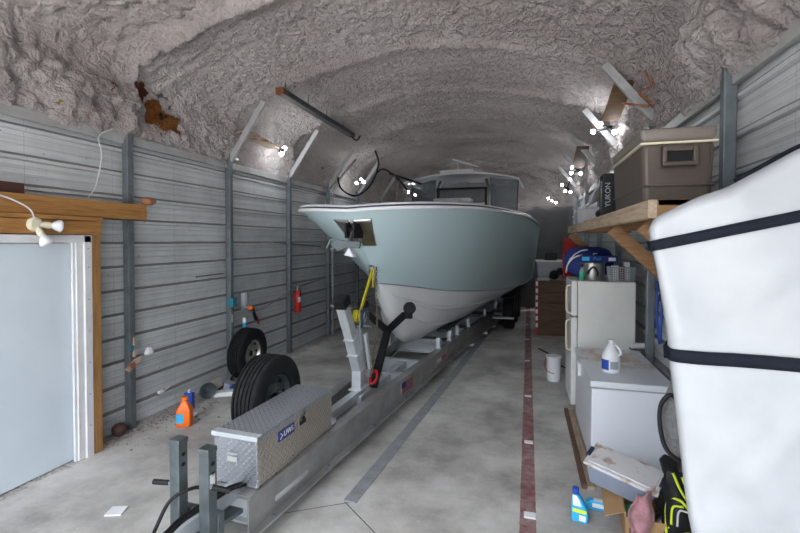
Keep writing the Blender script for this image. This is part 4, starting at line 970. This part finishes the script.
# bucket
t = thing('bucket', 'white plastic bucket on the floor beside the refrigerator', 'bucket', (.41, 6.95, 0)); t.scale = (.78, .78, 1)
MB().lathe([(.0001,0),(.11,0),(.13,.33),(.14,.34),(.14,.36),(.13,.36),(.12,.02),(.0001,.02)], n=28).build('pail', M['gel'], t, smooth='auto')
MB().tube(spline([(-.14,0,.33),(-.17,-.06,.22),(-.12,-.14,.16),(0,-.17,.13)]), .006).build('bail_handle', M['red'], t, smooth=True)
MB().lathe([(.143,.335),(.146,.365),(.0001,.37)], n=28).build('bucket_lid', M['paper'], t, smooth='auto')
o = MB().tube(spline([(.25,8.9,.012),(.45,8.4,.012),(.42,8.0,.012),(.6,7.7,.012),(.75,7.4,.012)]), .012).build('extension_cord', M['black'], smooth=True); tag(o, 'black cord snaking over the floor behind the bucket', 'cord')
# planks at the freezer
o = MB().box(.46,.50,3.95,5.70,.0,.05).build('floor_plank', M['darkwood'], bevel=.003); tag(o, 'outer brown timber strip on the floor alongside the freezer', 'plank')
o = MB().box(.503,.57,3.95,5.72,.0,.03).build('floor_plank', M['woodpale'], bevel=.003); tag(o, 'greyer plank pressed against the foot of the freezer', 'plank')
# blue rope and white tube on right wall
t = thing('rope_coil', 'blue rope hanging in a long loop on the right wall', 'rope', (1.35, 5.2, 1.0))
MB().tube(spline([(.02,.18,.62),(.0,.14,.3),(.0,.05,.03),(-.01,-.03,.02),(.0,-.04,.3),(.02,.02,.65)]), .014).tube(spline([(.03,.22,.6),(.03,.25,.3),(.02,.27,.1)]), .01).build('rope', M['blue'], t, smooth=True)
MB().box(0,.05,-.03,.06,.42,.5).build('clip', M['black'], t)
t = thing('caulk_tube', 'white tube lying on the ledge between refrigerator and right wall', 'tube', (1.22, 5.66, .86))
MB().box(-.05,.16,-.03,.08,-.06,-.045).build('ledge', M['steel'], t)
MB().tube([(-.04,0,-.01),(.10,.02,-.01)], .032, 12).build('body', M['paper'], t, smooth='auto'); MB().tube([(.10,.02,-.01),(.15,.03,-.01)], .012, 8).build('tip', M['black'], t)

# ------------------------------------------------------------------ floor clutter lower right
bt2 = thing('cleaner_bottle', 'blue and white spray-cleaner bottle standing on the concrete', 'bottle', (.395, 3.49, 0), rad(-15))
MB().prism([(-.055,0),(.055,0),(.06,.06),(.05,.11),(.0,.19),(-.02,.20),(-.05,.20),(-.06,.1)], -.03, .03, 'y').build('body', M['cyan'], bt2, bevel=.012, seg=3)
MB().prism([(-.045,.12),(.02,.12),(.0,.17),(-.02,.195),(-.048,.195)], -.032, .032, 'y').build('shoulder', M['gel'], bt2, bevel=.004)
MB().lathe([(.022,0),(.024,.045),(.0001,.05)], (-.03,0,.195), 'z', 16).build('cap', M['blue'], bt2)
MB().box(-.045,.05,-.0335,-.031,.075,.10).build('yellow_label', M['lime'], bt2); MB().box(.0,.045,-.0345,-.031,.02,.06).build('white_label', M['paper'], bt2)
text('label_text', 'Bo', M['gel'], bt2, (-.012,-.034,.135), (rad(90),0,0), .045)
bt3 = thing('fallen_bottle', 'blue and white cleaner bottle lying on its side by the plank', 'bottle', (.545, 3.68, .035), rad(-8))
MB().prism([(-.09,-.035),(.09,-.035),(.095,.0),(.08,.035),(-.06,.035),(-.09,.01)], -.03, .03, 'y').build('body', M['cyan'], bt3, bevel=.012, seg=3)
MB().box(-.04,.04,-.032,-.030,-.01,.02).box(-.03,.05,-.02,.02,.034,.037).build('label_sticker', M['paper'], bt3)
# cardboard box, bin on top
c1 = thing('cardboard_box', 'open brown cardboard box full of junk below the storage bin', 'box', (.66, 3.33, 0), rad(-5))
MB().box(0,.01,0,.42,0,.20).box(0,.60,0,.01,0,.17).box(.59,.60,0,.42,0,.2).box(0,.60,.41,.42,0,.2).box(0,.6,0,.42,0,.01).build('carton_body', M['card'], c1)
MB().add([(0,0,.2),(0,.42,.2),(-.12,.40,.14),(-.12,.02,.14)], [(0,1,2,3)]).add([(.0,.42,.2),(.6,.42,.2),(.58,.5,.26),(.02,.5,.26)], [(0,1,2,3)]).build('carton_flap', M['card'], c1, solid=.006)
MB().box(.03,.10,-.003,.0,.03,.10).build('printed_mark', M['darkwood'], c1)
# tilted storage bin
q = Matrix.Translation((.70,3.63,.225)) @ Matrix.Rotation(rad(-25),4,'Z') @ Matrix.Rotation(rad(9),4,'Y') @ Matrix.Rotation(rad(9),4,'X')
sb = thing('storage_bin', 'grey plastic storage bin with filthy white lid tilted against the freezer', 'storage bin', (0,0,0)); sb.matrix_world = q
sb.rotation_mode = 'XYZ'
vs = []
for z, kx, ky in ((-.01,.20,.105), (.15,.235,.13)): vs += [(-kx,-ky,z),(kx,-ky,z),(kx,ky,z),(-kx,ky,z)]
MB().add(vs, [(0,1,2,3),(7,6,5,4),(0,4,5,1),(1,5,6,2),(2,6,7,3),(3,7,4,0)]).build('tub', M['bin'], sb, bevel=.015, seg=3)
MB().box(-.25,.25,-.145,.145,.15,.172).box(-.22,.22,-.118,.118,.172,.180).build('bin_lid', M['dirtylid'], sb, bevel=.008)
for sx in (-1, 1): MB().box(min(.232*sx,.262*sx),max(.232*sx,.262*sx),-.055,.055,.12,.186).build('latch', M['navy'], sb, bevel=.006)
# junk in the box
o = MB().grid(lambda u, v: (.66+.13*u+.06*v+.02*math.sin(9*v+3*u), 3.27+.06*v*v+.02*math.sin(8*u)-.02*math.sin(6*v), .06+.30*v+.03*math.sin(5*u+3*v)-.06*abs(u-.5)), 16, 16).build('pink_cloth', M['pink'], smooth=True, solid=.014, sub=1); tag(o, 'grimy pink rag draped over the front of the cardboard box', 'rag')
for x, y, z, r, m_, nm, lb, cat in ((.76,3.50,.10,.09,'green','green_bundle','green plastic bundle under the storage bin corner','plastic bundle'), (1.02,3.58,.12,.10,'green','green_bundle','green plastic bundle behind the metal lid near the vest','plastic bundle'), (.95,3.46,.10,.085,'inox','metal_bowl','dull metal bowl among the junk in the cardboard box','bowl'), (.90,3.40,.06,.07,'white','white_bag','white plastic bag at the bottom of the cardboard box','bag')):
    b = MB().grid(lambda u, v: (x+r*(1+.15*math.sin(6*PI*u+3*v))*math.sin(PI*v)*math.cos(2*PI*u), y+r*.9*math.sin(PI*v)*math.sin(2*PI*u), z-r*.7*math.cos(PI*v)), 20, 10, True)
    tag(b.build(nm, M[m_], smooth=True), lb, cat)
o = MB().lathe([(.0001,0),(.11,0),(.125,.03),(.12,.032),(.0001,.012)], (1.0,3.42,.20), 'z', 24).build('dark_pan', M['black'], smooth='auto'); tag(o, 'blackened shallow pan lying between pink rag and black vest', 'pan')
o = MB().prism([(-.045,-.13),(.04,-.13),(.055,.02),(.05,.12),(.0,.15),(-.045,.12),(-.05,0)], -.012, .012, 'z', Matrix.Translation((1.02,3.60,.36)) @ Matrix.Rotation(rad(60),4,'X') @ Matrix.Rotation(rad(12),4,'Z')).build('sandal', M['black'], bevel=.008); tag(o, 'black rubber sandal sole standing behind the neon vest', 'sandal')
# neon trimmed vest
vt = thing('life_vest', 'black vest with neon yellow piping slumped by the white cover', 'vest', (1.04, 3.42, .0), rad(-5))
def vest(u, v, o_=0):
    x = -.13+.30*u+.03*v; y = -.10+.14*v; z = .10+.38*v
    return Vector((x, y-.08*math.sin(PI*u)*math.sin(PI*min(1, v*1.1))-.02*math.sin(9*u)-o_, z+.02*math.sin(6*u)-.12*u*v))
MB().grid(lambda u, v: vest(u, v), 22, 22).build('vest_shell', M['black'], vt, smooth=True, solid=.05)
for pts in ([(0.03,.02),(.02,.5),(.25,.62),(.6,.45),(.98,.40)], [(.98,.18),(.5,.12),(.05,.14)], [(.3,.96),(.45,.7),(.8,.5),(.97,.42)], [(.12,.98),(.3,.72),(.62,.55),(.97,.5)], [(.1,.2),(.12,.48),(.3,.55)]):
    cp_ = spline([vest(u, v, .03) for u, v in pts], 8); MB().tube(cp_, .009, 6).build('piping', M['lime'], vt, smooth=True)
for pts in ([(.2,.2),(.22,.46),(.4,.50)],): MB().tube(spline([vest(u, v, .031) for u, v in pts], 6), .006, 6).build('pale_piping', M['paper'], vt, smooth=True)
MB().tube(spline([vest(.5,.4,.035),vest(.6,.3,.05),vest(.72,.42,.04),vest(.66,.26,.05),vest(.6,.2,.04)], 6), .008, 6).build('buckle_cord', M['paper'], vt, smooth=True)
MB().box(-.12,.22,-.08,.1,.0,.12).build('lower_roll', M['black'], vt, bevel=.03)
# grey bag with handle
gb = thing('tote_bag', 'heather grey bag with black loop handle between freezer and white cover', 'bag', (.72, 2.37, 1.04), 0)
MB().grid(lambda u, v: (.09*math.sin(PI*v)**.5*math.cos(2*PI*u), .09*math.sin(PI*v)**.5*math.sin(2*PI*u)+.02*math.sin(6*v), .18-.18*math.cos(PI*v)), 24, 14, True).build('bag_body', M['greycloth'], gb, smooth=True)
MB().tube(spline([(-.04,-.07,.27),(-.08,-.08,.31),(-.115,-.07,.26),(-.12,-.07,.17),(-.10,-.08,.07),(-.05,-.09,.02),(.03,-.09,.0)]), .010, 8).build('handle', M['black'], gb, smooth=True)

# ------------------------------------------------------------------ big white cover near the camera
A0 = Vector((.450,1.947,0)); DV = Vector((.922-.462, 1.888-1.947, 0)).normalized(); NV = Vector((.36, .93, 0)).normalized()
LE = [(0,.32),(.4,.255),(.937,.15),(1.136,.125),(1.363,.099),(1.515,.077),(1.63,.069),(1.784,.048),(1.899,.03),(1.996,.012),(2.05,.006),(2.08,.0)]
TE = [(0,2.085),(.006,2.118),(.03,2.145),(.087,2.176),(.167,2.218),(.259,2.251),(.348,2.304),(.46,2.373),(.62,2.45),(.88,2.56)]
def interp(tab, q):
    for (a, b_), (c_, d__) in zip(tab, tab[1:]):
        if q <= c_: return b_ + (d__-b_)*(q-a)/(c_-a)
    return tab[-1][1]
DEP = .30
def cov(sx, z):   # silhouette inset rounding
    return sx, z
wc = thing('vinyl_cover', 'big white vinyl cover with two black straps in the right foreground', 'cover', (A0.x+.45, A0.y, 0))
org = Vector((A0.x+.45, A0.y, 0))
NUc, NVc = 46, 80
def cov_pt(u, v, face):
    # u: 0 left edge .. 1 right; v: 0 bottom .. 1 top
    zt_guess = v
    s = u*.80
    ztop = interp(TE, s)
    z = v*ztop; left = interp(LE, z) if z < 2.08 else 0
    s = left + (.80-left)*u
    ztop = interp(TE, s); z = v*ztop
    e = min((s-left)/.05, (ztop-z)/.05, 1); e = max(0, e); rnd = .05*(1-math.sqrt(max(0, 1-(1-e)**2)))
    wr = .022*noise.noise(Vector((s*3, z*2.2, 3))) + .011*math.sin(14*(s*.8+z*.55)+3*noise.noise(Vector((s*2, z*2, 0))))*min(1, e)
    wr += .012*abs(noise.noise(Vector((s*7-z*5, z*3+s*2, 7))))
    dep = rnd - wr if face == 0 else DEP - rnd + wr
    p = A0 + DV*s + NV*dep; return (p.x-org.x, p.y-org.y, z)
b = MB()
b.grid(lambda u, v: cov_pt(u, v, 0), NUc, NVc); b.grid(lambda u, v: cov_pt(u, v, 1), NUc, NVc)
b.grid(lambda u, v: tuple(Vector(cov_pt(0, v, 0)).lerp(Vector(cov_pt(0, v, 1)), u)), 6, NVc)
b.grid(lambda u, v: tuple(Vector(cov_pt(v, 1, 0)).lerp(Vector(cov_pt(v, 1, 1)), u)), 6, NUc)
b.grid(lambda u, v: tuple(Vector(cov_pt(1, v, 0)).lerp(Vector(cov_pt(1, v, 1)), u)), 2, NVc)
b.build('cover_shell', M['bag'], wc, smooth=True)
def strap(zs, name):
    b = MB(); n = 50; vs = []
    for i in range(n+1):
        s = .80*i/n
        zc_, hh = zs(s); zt = interp(TE, s)
        for dz in (-hh, 0, hh):
            z = zc_+dz; left = interp(LE, z) if z < 2.08 else 0; ss = max(s, left-.0)
            u = (ss-left)/(.80-left); v = z/interp(TE, ss)
            p = Vector(cov_pt(u, v, 0)) - NV*.007 - (DV*.006 if i == 0 else Vector((0,0,0))); vs.append(p)
    b.add(vs, [(i*3+k, (i+1)*3+k, (i+1)*3+k+1, i*3+k+1) for i in range(n) for k in range(2)])
    # wrap round the left side
    l0 = [vs[k] for k in range(3)]; l1 = [Vector(v) + NV*DEP*.95 for v in l0]; l0 = [Vector(v) for v in l0]
    off = DV*-.006
    b.add([v+off for v in l0] + [v+off for v in l1], [(0,3,4,1),(1,4,5,2)])
    return b.build(name, M['strap'], wc, solid=.006, smooth=True)
strap(lambda s: (2.025+.235*s, .021), 'strap'); strap(lambda s: (1.609+.01*s, .0245), 'strap')
MB().tube([Vector(cov_pt(.36+.64*i/30, 1, 0)).lerp(Vector(cov_pt(.36+.64*i/30, 1, 1)), .25)+Vector((0,0,.008)) for i in range(31)], .014, 8).build('edge_binding', M['strap'], wc, smooth=True)

# ------------------------------------------------------------------ light and camera
w = bpy.data.worlds.new('World'); bpy.context.scene.world = w; w.use_nodes = True
bgn = w.node_tree.nodes['Background']; bgn.inputs[1].default_value = 5.0
wt = w.node_tree; tc = wt.nodes.new('ShaderNodeTexCoord'); sp_ = wt.nodes.new('ShaderNodeSeparateXYZ'); wt.links.new(tc.outputs['Generated'], sp_.inputs[0])
wt.links.new(ramp(wt, sp_.outputs[2], [(0, (.05,.055,.06)), (.14, (.10,.11,.12)), (.40, (.84,.91,1)), (1, (.90,.95,1))]), bgn.inputs[0])
sl = bpy.data.lights.new('sun', 'SUN'); sl.energy = 16; sl.angle = rad(1.5); sl.color = (1,.93,.85)
so = bpy.data.objects.new('sun', sl); C.objects.link(so); so.rotation_euler = (rad(-18), rad(38), 0)

cd = bpy.data.cameras.new('Camera'); cam = bpy.data.objects.new('Camera', cd); C.objects.link(cam)
cd.sensor_width = 36; cd.lens = 450/800*36; cd.clip_start = .05
PIT = rad(1.2); PSI = math.atan(125.5/450*math.cos(PIT))
cam.location = (0, 0, 2.05); cam.rotation_euler = (PI/2-PIT, 0, PSI)
cd.shift_y = -((266.5-241)-450*math.tan(PIT))/800
sc = bpy.context.scene; sc.camera = cam
sc.view_settings.view_transform = 'Standard'; sc.view_settings.look = 'None'; sc.view_settings.gamma = 1; sc.view_settings.use_curve_mapping = False
sc.view_settings.exposure = 1.25
